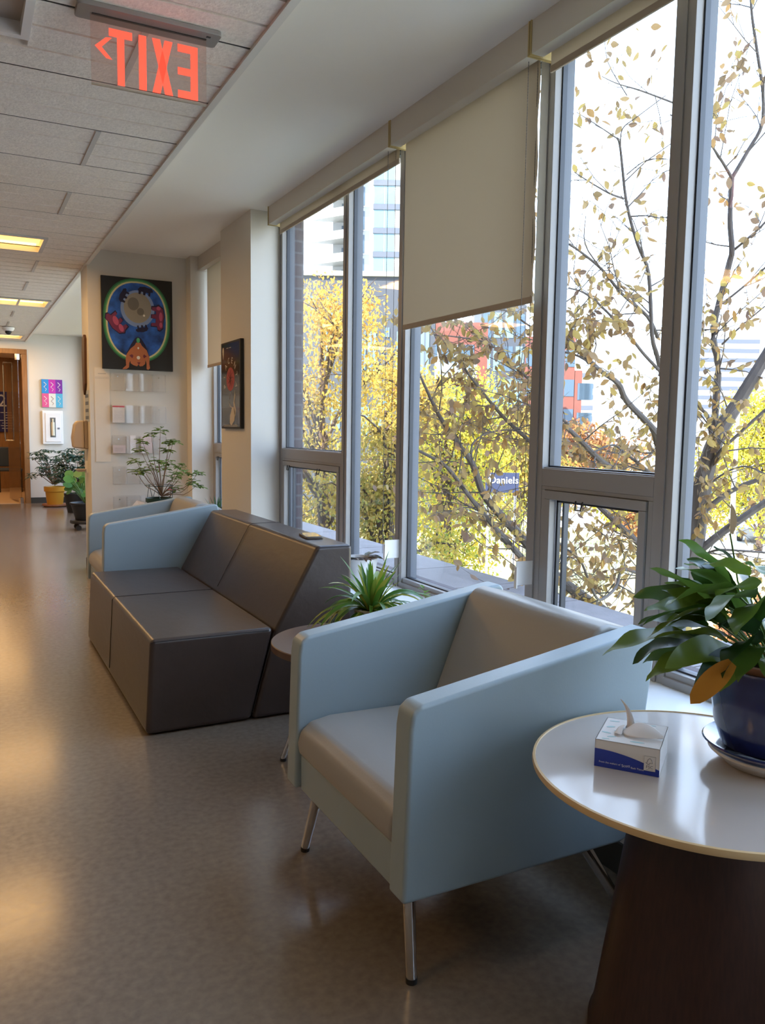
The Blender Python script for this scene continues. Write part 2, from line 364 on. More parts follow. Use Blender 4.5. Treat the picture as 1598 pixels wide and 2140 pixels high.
# ---------------------------------------------------------------- windows
XG = 2.15
JY = [5.69, 4.63, 3.912, 2.741, 2.044, .86, .20, -1.0, -1.7, -2.6]     # left (far) glass limit of each member
mull = [(5.69, 5.74), (4.554, 4.63), (3.83, 3.912), (2.65, 2.741), (1.96, 2.044), (.77, .86), (.10, .19), (-1.09, -1.0), (-1.79, -1.7), (-2.6, -2.55)]
ZB, ZTOP = .55, 2.90
mb = MB()
def window(n, ya, yb, casement, blabel=None):
    # opening between ya (near) and yb (far)
    r = sempty('window_%d' % n)
    f = MB()
    f.box(XW+.008, XW+.034, ya, yb, SZ, ZB).box(XW+.008, XW+.034, ya, yb, ZTOP-.06, ZTOP)
    f.box(XW-.004, XW+.008, ya, yb, SZ, SZ+.028)
    if casement:
        f.box(XW, XW+.034, ya, yb, 1.135, 1.205).box(XW+.01, XW+.06, ya, yb, 1.195, 1.21)
        f.box(XW+.001, XW+.034, ya, ya+.022, ZB, 1.1199).box(XW+.001, XW+.034, yb-.022, yb, ZB, 1.1199).box(XW+.001, XW+.034, ya, yb, 1.12, 1.1349)
    f.build('window_frame', FRAME, r, bevel=.0015, seg=1)
    g = MB()
    if casement:
        zs = [(1.21, ZTOP-.06)]
    else: zs = [(ZB, ZTOP-.06)]
    for z0, z1 in zs:
        g.box(XW+.034, XW+.056, ya, ya+.006, z0, z1).box(XW+.034, XW+.056, yb-.006, yb, z0, z1).box(XW+.034, XW+.056, ya, yb, z0-.002, z0+.006).box(XW+.034, XW+.056, ya, yb, z1-.006, z1)
    g.build('gasket', GASK, r)
    e = MB()
    e.box(XW+.056, XW+.096, ya, yb, ZB-.06, ZB-.004).box(XW+.056, XW+.096, ya, yb, ZTOP-.07, ZTOP)
    if casement: e.box(XW+.056, XW+.096, ya, yb, 1.09, 1.205)
    e.build('exterior_frame', EXTCAP, r)
    MB().box(XG, XG+.006, ya+.002, yb-.002, ZB if not casement else 1.2, ZTOP-.06).build('window_pane', GLASS, r)
    if casement:
        s = MB(); a, b = ya+.026, yb-.026
        z0, z1 = ZB+.01, 1.118
        for (q0, q1, t0, t1) in ((a, b, z0, z0+.045), (a, b, z1-.035, z1), (a, a+.035, z0+.0451, z1-.0351), (b-.035, b, z0+.0451, z1-.0351)):
            s.box(XW-.006, XW+.03, q0, q1, t0, t1)
        s = s.build('window_sash', FRAME, r, bevel=.002, seg=1)
        k = MB(); a += .035; b -= .035; z0 += .045; z1 -= .035
        for (q0, q1, t0, t1) in ((a, b, z0, z0+.012), (a, b, z1-.012, z1), (a, a+.012, z0, z1), (b-.012, b, z0, z1)):
            k.box(XW+.03, XW+.045, q0, q1, t0, t1).box(XW+.062, XW+.085, q0, q1, t0, t1)
        k.build('gasket', GASK, s)
        MB().box(XG+.01, XG+.015, a, b, z0, z1).build('window_pane', GLASS, s)
        h = MB(); ym = (a+b)/2+.06
        hs = [ym] if b-a < .7 else [b-.10, ym-.25]
        for y in hs:
            h.tube([(XW-.01, y-.02, z1+.006), (XW-.016, y-.015, z1-.028), (XW-.016, y+.015, z1-.028), (XW-.01, y+.02, z1+.006)], .0035, 6)
        h.build('latch', BLACK, s)
    return r
mm = MB(); mg = MB(); me_ = MB()
for a, b in mull:
    mm.box(XW, XW+.034, a, b, SZ, ZTOP+.1)
    mm.box(XW-.006, XW, a+.032, a+.040, SZ, ZTOP+.1)
    mg.box(XW+.034, XW+.056, a+.001, b-.001, SZ, ZTOP)
    me_.box(XW+.056, XW+.096, a, b, SZ-.05, ZTOP)
r = sempty('trim_5'); mm.build('mullions', FRAME, r, bevel=.0015, seg=1); mg.build('gasket', GASK, r); me_.build('exterior_frame', EXTCAP, r)
cas = [1, 0, 0, 1, 0, 1, 0, 1, 0]
for i in range(9): window(i+1, mull[i+1][1], mull[i][0], cas[i])
# narrow window in the recess and the windows of the far alcove
struct('trim_6', MB().box(XW, XW+.09, YP-.20, YP-.16, SZ, ZTOP+.1).box(XW, XW+.09, 6.5, 6.54, SZ, ZTOP+.1).box(XW, XW+.09, YP+.42, YP+.5, SZ, ZTOP+.1).box(XW, XW+.09, 10.6, 10.7, SZ, ZTOP+.1).box(XW, XW+.09, 13.2, 13.3, SZ, ZTOP+.1).box(1.95, XW+.09, 15.1, 15.3, 0, ZTOP+.1), FRAME)
window(10, 6.54, YP-.20, 1); window(11, YP+.5, 10.6, 0); window(12, 10.7, 13.2, 0); window(13, 13.3, 15.1, 0)

# roller shades
def shade(lab, ya, yb, zb, chain=None, xf=2.045, grp=None):
    t = thing('roller_shade', lab, 'roller shade', (XW, (ya+yb)/2, ZG)); cy = (ya+yb)/2
    L = lambda mb: [setattr(mb, 'v', [(x-XW, y-cy, z-ZG) for x, y, z in mb.v]), mb][1]
    L(MB().box(1.97, 1.98, ya+.006, yb-.006, 2.778, ZG).box(1.98, 2.025, ya+.006, yb-.006, 2.778, 2.786)).build('cassette', CASS, t)
    for q0, q1 in ((ya, ya+.007), (yb-.007, yb)): L(MB().box(1.965, 2.085, q0, q1, 2.772, ZG)).build('end_cap', BRASSY if lab.find('recess') < 0 else CASS, t)
    L(MB().cyl((2.05, ya+.02, 2.845), (2.05, yb-.02, 2.845), .022)).build('roller', SHADE, t)
    f = MB(); n = 24; fy0, fy1 = ya+.03, yb-.03; m_ = 16
    vs = []; fs = []
    for i in range(n+1):
        for j in range(m_+1):
            z = 2.85+(zb-2.85)*j/m_; y = fy0+(fy1-fy0)*i/n
            rip = .004*math.sin(z*21+1.3)*max(0, 1-(y-fy0)/.14) if zb < 2.3 else 0
            vs.append((xf+rip, y, z))
    for i in range(n):
        for j in range(m_): a = i*(m_+1)+j; fs.append((a, a+1, a+m_+2, a+m_+1))
    f.add(vs, fs); L(f).build('shade_fabric', SHADE, t, smooth=True)
    L(MB().box(xf-.004, xf+.006, fy0, fy1, zb-.02, zb+.006)).build('hem_bar', HEM, t, bevel=.002)
    if chain:
        yc, zc = chain; c = MB()
        for dx in (2.0, 2.045):
            c.cyl((dx, yc, zc), (dx, yc, 2.79), .0012, n=5)
            z = zc
            while z < 2.78:
                q = .0026; c.add([(dx+q, yc, z), (dx-q, yc, z), (dx, yc+q, z), (dx, yc-q, z), (dx, yc, z+q), (dx, yc, z-q)],
                                  [(0, 2, 4), (2, 1, 4), (1, 3, 4), (3, 0, 4), (2, 0, 5), (1, 2, 5), (3, 1, 5), (0, 3, 5)]); z += .011
        L(c).build('bead_chain', CHAIN, t)
        L(MB().box(2.01, 2.1, yc-.006, yc-.003, zc-.03, zc+.07).box(2.003, 2.01, yc-.02, yc-.003, zc-.04, zc+.05)).build('chain_guide', WHITE, t, bevel=.001, seg=1)
    return t
shade('nearly raised roller shade over the far tall windows beside the column', 3.79, 5.62, 2.735, (3.86, .69))
shade('beige roller shade lowered halfway, edge curling, over the middle window', 2.645, 3.785, 1.885, (2.69, .75))
shade('nearly raised roller shade over the nearest windows at top right', .9, 2.64, 2.735)
shade('narrow beige roller shade half lowered in the recess behind the column', 6.52, YP-.165, 1.92)

# ---------------------------------------------------------------- ceiling lamps, exit sign
WARM = (1.0, .56, .20)
LENS = mat('lit_lens', (.9, .7, .4), .4, emit=(1, .50, .12), es=1.7)
LENSB = mat('lit_louvre_bright', (.9, .8, .5), .4, emit=(1, .62, .20), es=2.6)
LENSO = mat('unlit_lens', (.36, .31, .26), .35)
for i, (x0, x1, y0_, y1_, on, lab) in enumerate(LAMPS):
    t = thing('ceiling_light', lab or 'warm recessed ceiling light near the left wall of the corridor', 'ceiling light', ((x0+x1)/2, (y0_+y1_)/2, ZT), 0, None if lab else 'ceiling lights by the left wall')
    a, b = (x1-x0)/2, (y1_-y0_)/2
    f = MB()
    f.box(-a, a, -b, -b+.03, -.012, .05).box(-a, a, b-.03, b, -.012, .05).box(-a, -a+.03, -b+.03, b-.03, -.012, .05).box(a-.03, a, -b+.03, b-.03, -.012, .05)
    f.build('frame', GRID if on else WHITE, t)
    MB().box(-a+.03, a-.03, -b+.03, b-.03, .04, .05).build('lens', LENS if on else LENSO, t)
    if on:
        MB().box(-a+.05, a-.05, -b+.06, -b+.16, .028, .038).box(-a+.05, a-.05, b-.12, b-.06, .028, .038).build('lamp_tube', LENSB, t)
        l = bpy.data.lights.new('ceiling_light_lamp', 'AREA'); l.shape = 'RECTANGLE'; l.size = 1.1; l.size_y = .45; l.energy = LAMP*(1.5 if i < 3 else .8); l.color = WARM
        o = bpy.data.objects.new('lamp', l); C.objects.link(o); o.parent = t; o.location = (0, 0, -.016)
    else:
        MB().prism([(-b+.03, .038), (0, .01), (b-.03, .038)], 0, -a+.03, a-.03).build('reflector', mat('lamp_reflector', (.42, .36, .30), .3), t)
# security camera dome
t = thing('security_camera', 'white dome security camera under the corridor ceiling by the glass door', 'camera', (.66, 13.2, ZT-.012))
MB().lathe([(.085, 0), (.085, -.02), (.06, -.05), (.0, -.055)], n=24).build('housing', WHITE, t, smooth=True)
MB().sphere((0.0, 0, -.058), .045, 8).build('camera_dome', BLACK, t, smooth=True)
# exit sign
EXR = mat('exit_red', (.9, .12, .06), .4, emit=(1.0, .085, .05), es=.75)
t = thing('exit_sign', 'red EXIT sign on a clear panel hanging from the ceiling, read backwards', 'exit sign', (.638, 3.07, ZT))
def rrect(w, h, r, n=5):
    pts = []
    for cx, cy, a0 in ((w-r, h-r, 0), (-w+r, h-r, PI/2), (-w+r, -h+r, PI), (w-r, -h+r, 3*PI/2)):
        for i in range(n+1): a = a0+PI/2*i/n; pts.append((cx+r*math.cos(a), cy+r*math.sin(a)))
    return pts
MB().prism(rrect(.245, .055, .015), 2, -.018, -.0005).build('housing', ALU, t, bevel=.002, seg=2)
MB().box(-.195, .20, -.006, .006, -.0195, -.018).box(.195, .21, -.03, -.02, -.0195, -.018).build('slot', BLACK, t)
MB().box(-.20, .20, -.003, .003, -.245, -.018).build('panel', EXITPLEX, t)
MB().box(-.20, .20, -.005, .005, -.250, -.245).build('bottom_edge', STEEL, t)
e = MB()
def lp(pts): # letter polygon in (right, up) seen from the camera side, a thin solid
    e.prism([(x, z) for x, z in pts], 1, -.0042, -.0032)
zt, zb_ = -.055, -.238
def bar(x0, x1, z0, z1): lp([(x0, z0), (x1, z0), (x1, z1), (x0, z1)])
bar(-.140, -.062, zt-.026, zt); bar(-.113, -.089, zb_, zt-.026)                       # T
bar(-.040, -.014, zb_, zt)                                                            # I
lp([(.006, zt), (.034, zt), (.078, zb_), (.050, zb_)]); lp([(.050, zt), (.078, zt), (.034, zb_), (.006, zb_)])   # X
bar(.142, .168, zb_, zt); bar(.096, .142, zt-.026, zt); bar(.096, .142, -.159, -.134); bar(.096, .142, zb_, zb_+.026)  # E mirrored
lp([(-.187, -.122), (-.150, -.088), (-.130, -.086), (-.165, -.122)]); lp([(-.187, -.122), (-.165, -.122), (-.130, -.158), (-.150, -.156)])     # arrow
e.build('exit_letters', EXR, t)

# ---------------------------------------------------------------- armchairs
def armchair(lab, loc, grp=None):
    t = thing('armchair', lab, 'armchair', loc, 0)
    # local x depth (0 = front face), y across 0..0.76 , z up
    W_, T_ = .765, .075
    prof = [(-.010, .25), (.002, .665), (.008, .705), (.030, .723), (.42, .783), (.70, .828), (.735, .832), (.752, .820), (.757, .79), (.69, .262), (.66, .252)]
    def arm(y0, y1): return MB().prism(prof, 1, y0, y1).build('arm', VINYL, t, bevel=.017, seg=5)
    arm(0, T_); arm(W_-T_, W_)
    MB().prism([(.38, .26), (.47, .47), (.60, .80), (.625, .828), (.66, .835), (.79, .80), (.805, .78), (.70, .27)], 1, T_+.002, W_-T_-.002).build('backrest', VINYLG, t, bevel=.02, seg=5)
    sp = [(.0, .36), (-.006, .40), (.004, .435), (.035, .462), (.10, .473), (.30, .470), (.50, .462), (.50, .36)]
    MB().prism(sp, 1, T_+.004, W_-T_-.004).build('seat', VINYLG, t, bevel=.012, seg=4)
    MB().box(.008, .66, T_, W_-T_, .245, .356).build('seat_rail', VINYL, t, bevel=.006, seg=2)
    MB().box(.03, .65, .03, W_-.03, .238, .246).build('underside', BLACK, t)
    for (x0, y0, x1, y1) in ((.06, .10, .055, .066), (.06, W_-.10, .055, W_-.0), (.58, .075, .73, .045), (.58, W_-.075, .73, W_-.045)):
        l = MB().cyl((x0, y0, .25), (x1, y1, .012), .0165, .0135).build('leg', CHROME, t, smooth=True)
        MB().cyl((x1, y1, .014), (x1, y1, 0), .0145, .0145).build('foot_cap', RUB, l, smooth=True)
    return t
ac = armchair('pale blue armchair in the foreground, between the white table and the brown sofa', (.885, 1.56, 0))
dup(ac, (.79, 5.42, 0), label='pale blue armchair behind the far end of the brown sofa, by the wall racks')

# ---------------------------------------------------------------- sofa
t = thing('sofa', 'dark brown leather two seat sofa with slanted backrest along the windows', 'sofa', (0, 3.52, 0))
Ls = 1.85
MB().prism([(.675, .006), (.70, .43), (1.262, .43), (1.152, .006)], 1, 0, Ls).build('seat', LEATH, t, bevel=.022, seg=5)
MB().prism([(1.160, .006), (1.272, .425), (1.478, .80), (1.66, .80), (1.66, .006)], 1, 0, Ls-.005).build('backrest', LEATH, t, bevel=.02, seg=5)
MB().box(.72, 1.62, .06, Ls-.06, 0, .02).build('plinth', BLACK, t)
s = MB()
for path in ([(.676, 1.0, .04), (.6985, 1.0, .415), (.712, 1.0, .431), (1.25, 1.0, .431)], [(1.278, 1.0, .445), (1.466, 1.0, .788), (1.49, 1.0, .8005), (1.65, 1.0, .8005)],
             [(.70, .002, .415), (.715, .0, .421), (1.24, .0, .421)], [(1.262, -.0006, .41), (1.158, -.0006, .04)], [(1.49, 0, .793), (1.65, 0, .793), ]):
    MB().tube(path, .0016, 5).build('seam', SEAM, t)
# wallet-like phone on the sofa back
t = thing('smartphone', 'dark smartphone lying face up on top of the sofa backrest', 'phone', (1.575, 3.84, .8005), -.15)
MB().prism(rrect(.045, .085, .012), 2, 0, .012).build('case', flat('phone_case', (.10, .08, .06), .4), t, bevel=.003)
MB().prism(rrect(.039, .078, .010), 2, .0121, .0128).build('screen', mat('phone_screen', (.02, .02, .02), .04, coat=1), t)

# ---------------------------------------------------------------- tables
def chrome_leg_table(lab, cx, cy, z, r, grp=None):
    t = thing('side_table', lab, 'side table', (cx, cy, 0))
    MB().lathe([(r-.02, z-.03), (r, z-.028), (r, z-.003), (r-.003, z)], n=64).build('tabletop', [DLAM], t, smooth=True)
    MB().lathe([(.09, z-.05), (.09, z-.03)], n=24).build('mount', RUB, t)
    for k in range(4):
        a = PI/4+.43+k*PI/2; c, s_ = math.cos(a), math.sin(a)
        l = MB().cyl((.10*c, .10*s_, z-.035), (.255*c, .255*s_, .01), .011).build('leg', CHROME, t, smooth=True)
        MB().cyl((.255*c, .255*s_, .012), (.255*c, .255*s_, 0), .013).build('foot_cap', RUB, l, smooth=True)
    return t
chrome_leg_table('round dark wood side table between the sofa and the front armchair', 1.365, 2.94, .50, .305)
chrome_leg_table('round dark side table in the corner beside the far armchair, mostly hidden', 1.36, 7.0, .53, .30)
t = thing('round_table', 'round white table with pale wood rim and dark brown drum base', 'table', (1.408, 1.186, 0))
z = .63; r = .366
MB().lathe([(r-.03, z-.0125), (r-.006, z-.0115), (r-.006, z), (.0, z)], n=96).build('tabletop', WLAM, t, smooth=True)
rim = MB(); prof = [(r-.012, z-.0125), (r, z-.0115), (r+.0015, z-.006), (r, z+.002), (r-.005, z+.003), (r-.006, z-.001)]
rim.lathe(prof, n=96); rim.build('rim', BEECH, t, smooth=True)
MB().lathe([(.222, 0), (.222, .02), (.215, .03), (.150, .50), (.137, z-.0126)], n=64).build('pedestal', WALNUT, t, smooth=True)

# ---------------------------------------------------------------- tissue box
bd = Vector((1.283-1.201, 1.195-1.302, 0)); wd = bd.length; ang = math.atan2(bd.y, bd.x)
t = thing('tissue_box', 'white and blue tissue box with a tissue pulled out, on the white table', 'tissue box', (1.201, 1.302, z+.0005), ang)
hb, db = .060, .150
BOXW = flat('box_card', (.80, .76, .72), .45); BOXB = mat('box_blue', (.010, .035, .34), .35, coat=.3); MINT = flat('box_leaf_print', (.45, .66, .66), .5); BOXG = flat('box_ink', (.10, .10, .12), .5)
ox0, ox1, oy0, oy1 = .048, .108, .100, .122
tp = MB(); tp.box(0, wd, 0, db, 0, .001).box(0, wd, 0, .0012, 0, hb).box(0, wd, db-.0012, db, 0, hb).box(0, .0012, 0, db, 0, hb).box(wd-.0012, wd, 0, db, 0, hb)
tp.box(0, wd, 0, oy0, hb-.0012, hb).box(0, wd, oy1, db, hb-.0012, hb).box(0, ox0, oy0, oy1, hb-.0012, hb).box(ox1, wd, oy0, oy1, hb-.0012, hb)
tp.build('carton', BOXW, t)
MB().box(ox0, ox1, oy0, oy1, .03, .032).build('opening', flat('box_inside', (.06, .035, .03), .9), t)
pr = MB(); n = 14; front = [(0, 0)]+[(wd, 0)]+[(wd*(1-i/n), .038-.026*(1-i/n)**2+.002) for i in range(n+1)]
pr.prism(front, 1, -.0006, -.0001)
pr.m(1)
for (cx, cy, a, l, w_) in ((.02, .13, .2, .022, .005), (.018, .09, .5, .02, .008), (.015, .05, -.2, .022, .007), (.03, .03, .4, .02, .006), (.085, .02, .1, .03, .008), (.02, .012, .1, .016, .005), (.115, .085, 1, .018, .006), (.10, .138, .2, .02, .005), (.06, .14, .1, .02, .004), (.035, .07, .3, .014, .004)):
    pts = []
    for i in range(14):
        q = 2*PI*i/14; u, v = l/2*math.cos(q), w_/2*math.sin(q); pts.append((cx+u*math.cos(a)-v*math.sin(a), cy+u*math.sin(a)+v*math.cos(a)))
    pr.prism([(min(wd-.002, max(.001, a_)), min(db-.001, max(.001, b_))) for a_, b_ in pts], 2, hb+.0001, hb+.0004)
pr.m(2).box(.103, .127, -.0012, -.0007, .010, .042)
pr.m(3)
pr.text('From the makers of', Matrix.Translation((.0325, -.0012, .0120)) @ Matrix.Rotation(PI/2, 4, 'X'), .0056)
pr.text('Scott', Matrix.Translation((.0665, -.0012, .0118)) @ Matrix.Rotation(PI/2, 4, 'X') @ Matrix.Rotation(.12, 4, 'Z'), .0085)
pr.text('Bath Tissue', Matrix.Translation((.0905, -.0012, .0098)) @ Matrix.Rotation(PI/2, 4, 'X'), .0058)
pr.m(4)
pr.text('FSC', Matrix.Translation((.115, -.0016, .0185)) @ Matrix.Rotation(PI/2, 4, 'X'), .009)
pr.tube([(.107, -.0016, .028), (.110, -.0016, .025), (.114, -.0016, .0245), (.115, -.0016, .028)], .0005, 4)
pr.tube([(.1095, -.0016, .028), (.111, -.0016, .034), (.115, -.0016, .038), (.119, -.0016, .034), (.1205, -.0016, .0275), (.116, -.0016, .0275)], .0005, 4)
for q in ((.103, .127, .010, .0103), (.103, .127, .0417, .042), (.103, .1033, .010, .042), (.1267, .127, .010, .042), (.108, .122, .0125, .0129)):
    pr.box(q[0], q[1], -.0016, -.0011, q[2], q[3])
pr.build('print', [BOXB, MINT, BOXW, WHITE, BOXG], t)
# tissue: an upright curl and a broad fold lying forward
TIS = bpy.data.materials.new('tissue_paper'); TIS.use_nodes = True
TIS.node_tree.nodes['Principled BSDF'].inputs['Base Color'].default_value = (.86, .80, .76, 1); TIS.node_tree.nodes['Principled BSDF'].inputs['Roughness'].default_value = .9
def sheet(rows):
    m_ = MB(); n = len(rows[0]); vs = [p for r_ in rows for p in r_]
    return m_.add(vs, [(i*n+j, i*n+j+1, (i+1)*n+j+1, (i+1)*n+j) for i in range(len(rows)-1) for j in range(n-1)])
ti = MB()
A = [[(.050, .112, .040), (.060, .108, .046), (.072, .112, .040)], [(.050, .110, .064), (.058, .102, .070), (.068, .110, .066)],
     [(.049, .110, .088), (.055, .104, .092), (.061, .110, .090)], [(.043, .112, .106), (.047, .108, .108), (.050, .112, .108)], [(.032, .114, .120), (.0325, .1135, .1205), (.033, .114, .1205)]]
a1 = sheet(A); ti.add(a1.v, a1.f)
B = [[(.052, .118, .050), (.050, .108, .052), (.048, .100, .050)], [(.060, .106, .070), (.054, .092, .068), (.046, .078, .064)], [(.082, .100, .079), (.070, .072, .072), (.050, .044, .0625)],
     [(.104, .092, .078), (.092, .064, .078), (.072, .034, .0635)], [(.124, .076, .072), (.114, .056, .074), (.100, .038, .066)], [(.138, .058, .066), (.136, .054, .0655), (.133, .050, .065)]]
b1 = sheet(B); ti.add(b1.v, b1.f)
Cc = [[(.048, .106, .052), (.040, .100, .066), (.050, .096, .068)], [(.038, .080, .064), (.032, .070, .072), (.046, .066, .070)], [(.030, .046, .0615), (.036, .040, .066), (.052, .036, .0625)]]
c1 = sheet(Cc); ti.add(c1.v, c1.f)
o = ti.build('tissue', TIS, t, sub=3)
sm = o.modifiers.new('thick', 'SOLIDIFY'); sm.thickness = .0004

# ---------------------------------------------------------------- plants (helpers)
def blade(mb, p0, d, L, w, droop, n=7, twist=0, fold=.2, tipcurl=0, wf=None, zmin=None, wave=0):
    ph = p0[0]*97+p0[1]*53
    """a leaf blade: starts at p0 heading along d, bending down by droop over its length"""
    d = Vector(d).normalized(); p = Vector(p0); vs = []; fs = []
    for i in range(n+1):
        t = i/n
        ww = w*(wf(t) if wf else (math.sin(PI*min(1, .12+.88*t)))**.7)
        side = d.cross(Vector((0, 0, 1)))
        if side.length < .05: side = Vector((1, 0, 0))
        side.normalize(); side = Matrix.Rotation(twist, 3, d) @ side
        up = side.cross(d)
        if i == n: vs += [p-side*.0005, p, p+side*.0005]
        else: vs += [p-side*ww/2+up*(fold*ww/2+wave*math.sin(i*8/n*1.5+ph)), p, p+side*ww/2+up*(fold*ww/2+wave*math.sin(i*8/n*1.8+ph+2))]
        d = (d+Vector((0, 0, -droop/n))).normalized(); p = p+d*L/n
    if zmin is not None: vs = [Vector((v.x, v.y, max(v.z, zmin+.001*i_))) for i_, v in enumerate(vs)]
    for i in range(n):
        a = i*3; fs += [(a, a+1, a+4, a+3), (a+1, a+2, a+5, a+4)]
    mb.add(vs, fs); return p, d
def leaf(mb, p, d, L, w, up=(0, 0, 1), fold=.15):
    d = Vector(d).normalized(); s = d.cross(Vector(up))
    if s.length < .05: s = d.cross(Vector((1, 0, 0)))
    s.normalize(); u = s.cross(d); p = Vector(p)
    vs = [p, p+d*L*.35-s*w/2+u*fold*w, p+d*L*.75-s*w*.36+u*fold*w*.6, p+d*L-u*.1*L, p+d*L*.75+s*w*.36+u*fold*w*.6, p+d*L*.35+s*w/2+u*fold*w, p+d*L*.55]
    mb.add(vs, [(0, 6, 2, 1), (6, 3, 2), (0, 5, 4, 6), (6, 4, 3)])
rnd = random.Random(3)
GREEN_LILY = leafmat('lily_leaf', [(.012, .035, .008), (.025, .07, .012), (.06, .14, .02), (.14, .20, .025), (.03, .09, .015)], .35, .28, .5)
YEL = leafmat('yellow_leaf', [(.50, .22, .02), (.42, .16, .02)], .3, .5)
SPIDER = leafmat('spider_leaf', [(.05, .14, .02), (.13, .28, .03), (.07, .18, .03), (.28, .36, .05), (.38, .34, .05)], .35, .3, .5)
SCHEF = leafmat('schefflera_leaf', [(.02, .055, .03), (.04, .09, .05), (.06, .12, .07)], .2, .3, .5)
PILEA = leafmat('pilea_leaf', [(.04, .14, .03), (.07, .20, .04), (.10, .26, .06)], .25, .3, .5)
SHRUB = leafmat('shrub_leaf', [(.08, .15, .03), (.20, .30, .06), (.14, .24, .05), (.30, .36, .10)], .35, .4)
STEM = mat('woody_stem', (.22, .13, .07), .7); GSTEM = mat('green_stem', (.10, .18, .03), .5)
# peace lily in a blue glazed pot
BLUEG = mat('cobalt_glaze', (.025, .038, .17), .18, coat=.5, var=.5, vscale=5, spec=.7)
px, py = 1.562, 1.142; z0 = .6305
t = thing('peace_lily', 'large peace lily in a cobalt blue glazed pot on the white table', 'potted plant', (px, py, z0))
MB().lathe([(.085, 0), (.098, .003), (.130, .030), (.127, .034), (.09, .012), (.0, .010)], n=48).build('liner_saucer', flat('cream_saucer', (.72, .66, .58), .3), t, smooth=True)
MB().lathe([(.09, .030), (.126, .0355), (.143, .050), (.140, .053), (.10, .036), (0, .034)], n=48).build('saucer', BLUEG, t, smooth=True)
MB().lathe([(.088, .0362), (.105, .045), (.121, .09), (.128, .14), (.127, .185), (.120, .215), (.122, .222), (.116, .222), (.112, .20), (.0, .20)], n=56).build('pot', BLUEG, t, smooth=True)
MB().lathe([(.115, .205), (.1155, .236), (.109, .238), (.107, .215), (.0, .212)], n=48).build('inner_pot', TERRA, t, smooth=True)
MB().lathe([(.106, .216), (.0, .224)], n=32).build('soil', SOIL, t)
f = MB(); st = MB()
def wf(t): return max(.03, math.sin(PI*min(1, t*.98+.02))**.8)*(1-.25*t)
for k in range(66):
    a = rnd.uniform(0, 2*PI); el = rnd.choice([.35, .5, .7, .85, 1.0])+rnd.uniform(-.12, .12); L1 = rnd.uniform(.08, .16)
    d = Vector((math.cos(a)*math.cos(el), math.sin(a)*math.cos(el), math.sin(el)))
    b0 = Vector((math.cos(a)*.03, math.sin(a)*.03, .22)); q = b0+d*L1*.5+Vector((0, 0, .01)); e_ = b0+d*L1
    st.tube([b0, q, e_], [.003, .0025, .002], 6)
    blade(f, e_, (d+Vector((0, 0, -.15))), rnd.uniform(.15, .22), rnd.uniform(.06, .085), rnd.uniform(.6, 1.3), 16, rnd.choice([-1, 1])*rnd.uniform(.1, .8), .2, wf=wf, wave=.004)
# leaves reaching left towards the window, as seen in the photo
for (tx, ty, zz, w_) in ((1360, 1340, 1.2, .050), (1395, 1270, 1.15, .058), (1470, 1180, 1.2, .062), (1400, 1310, 1.3, .05), (1385, 1350, 1.4, .05), (1500, 1250, 1.1, .07), (1560, 1180, 1.25, .06), (1590, 1300, 1.0, .08), (1540, 1330, .98, .08), (1480, 1300, 1.0, .065)):
    tip = atY(tx, ty, zz)-Vector((px, py, z0)); b0 = Vector((0, 0, .23)); h = (tip-b0); mid = b0+h*.42+Vector((0, 0, .10))
    st.tube([b0, b0.lerp(mid, .5)+Vector((0, 0, .03)), mid], [.003, .0025, .002], 6)
    dd = (tip-mid); L = dd.length*1.04; blade(f, mid, dd.normalized()+Vector((0, 0, .42)), L*1.03, w_*1.2, .75, 16, rnd.uniform(.2, .8), .18, wf=wf, wave=.004)
f.build('foliage', GREEN_LILY, t, smooth=True); st.build('stems', GSTEM, t, smooth=True)
f = MB(); a_ = atY(1530, 1385, 1.02)-Vector((px, py, z0)); b_ = atY(1442, 1462, 1.05)-Vector((px, py, z0))
blade(f, a_, (b_-a_), (b_-a_).length*1.05, .042, .15, 9, -.9, .15, wf=lambda t: max(.05, math.sin(PI*min(1, t*.93+.07))**.5))
f.build('yellow_leaf', YEL, t, smooth=True)
s0 = atY(1541, 1215, 1.22)-Vector((px, py, z0)); s1 = atY(1525, 1115, 1.22)-Vector((px, py, z0)); s2 = atY(1527, 1052, 1.22)-Vector((px, py, z0))
MB().tube([(0, 0, .23), s0, s0.lerp(s1, .5)+Vector((.001, 0, 0)), s1], [.0025, .0022, .002, .0018], 6).build('flower_stem', GSTEM, t, smooth=True)
f = MB(); blade(f, s1, s2-s1, (s2-s1).length, .028, .05, 8, 1.2, .5); f.build('faded_flower', leafmat('spathe', [(.42, .36, .20), (.22, .12, .08)], .3), t, smooth=True)
# spider plant on the dark side table
px, py, z0 = 1.47, 2.93, .5005
t = thing('spider_plant', 'spider plant with arching yellow-green leaves on the round dark side table', 'potted plant', (px, py, z0))
POTG = mat('grey_stoneware', (.42, .37, .31), .4, var=.15, vscale=30)
MB().lathe([(.045, 0), (.058, .06), (.066, .105), (.070, .108), (.070, .122), (.064, .124), (.060, .11), (0, .108)], n=36).build('pot', POTG, t, smooth=True)
MB().lathe([(.06, .1085), (0, .112)], n=24).build('soil', SOIL, t)
f = MB()
for k in range(100):
    a = rnd.uniform(0, 2*PI); el = rnd.uniform(.35, 1.45); d = (math.cos(a)*math.cos(el), math.sin(a)*math.cos(el), math.sin(el))
    L = rnd.uniform(.20, .33)*(.75+.25*math.cos(el)); blade(f, (math.cos(a)*.015, math.sin(a)*.015, .11), d, L, rnd.uniform(.014, .030), rnd.uniform(1.3, 3.0) if el < 1.15 else rnd.uniform(.5, 1.6), 10, rnd.uniform(-.4, .4), .3, zmin=.004)
f.build('foliage', SPIDER, t, smooth=True)
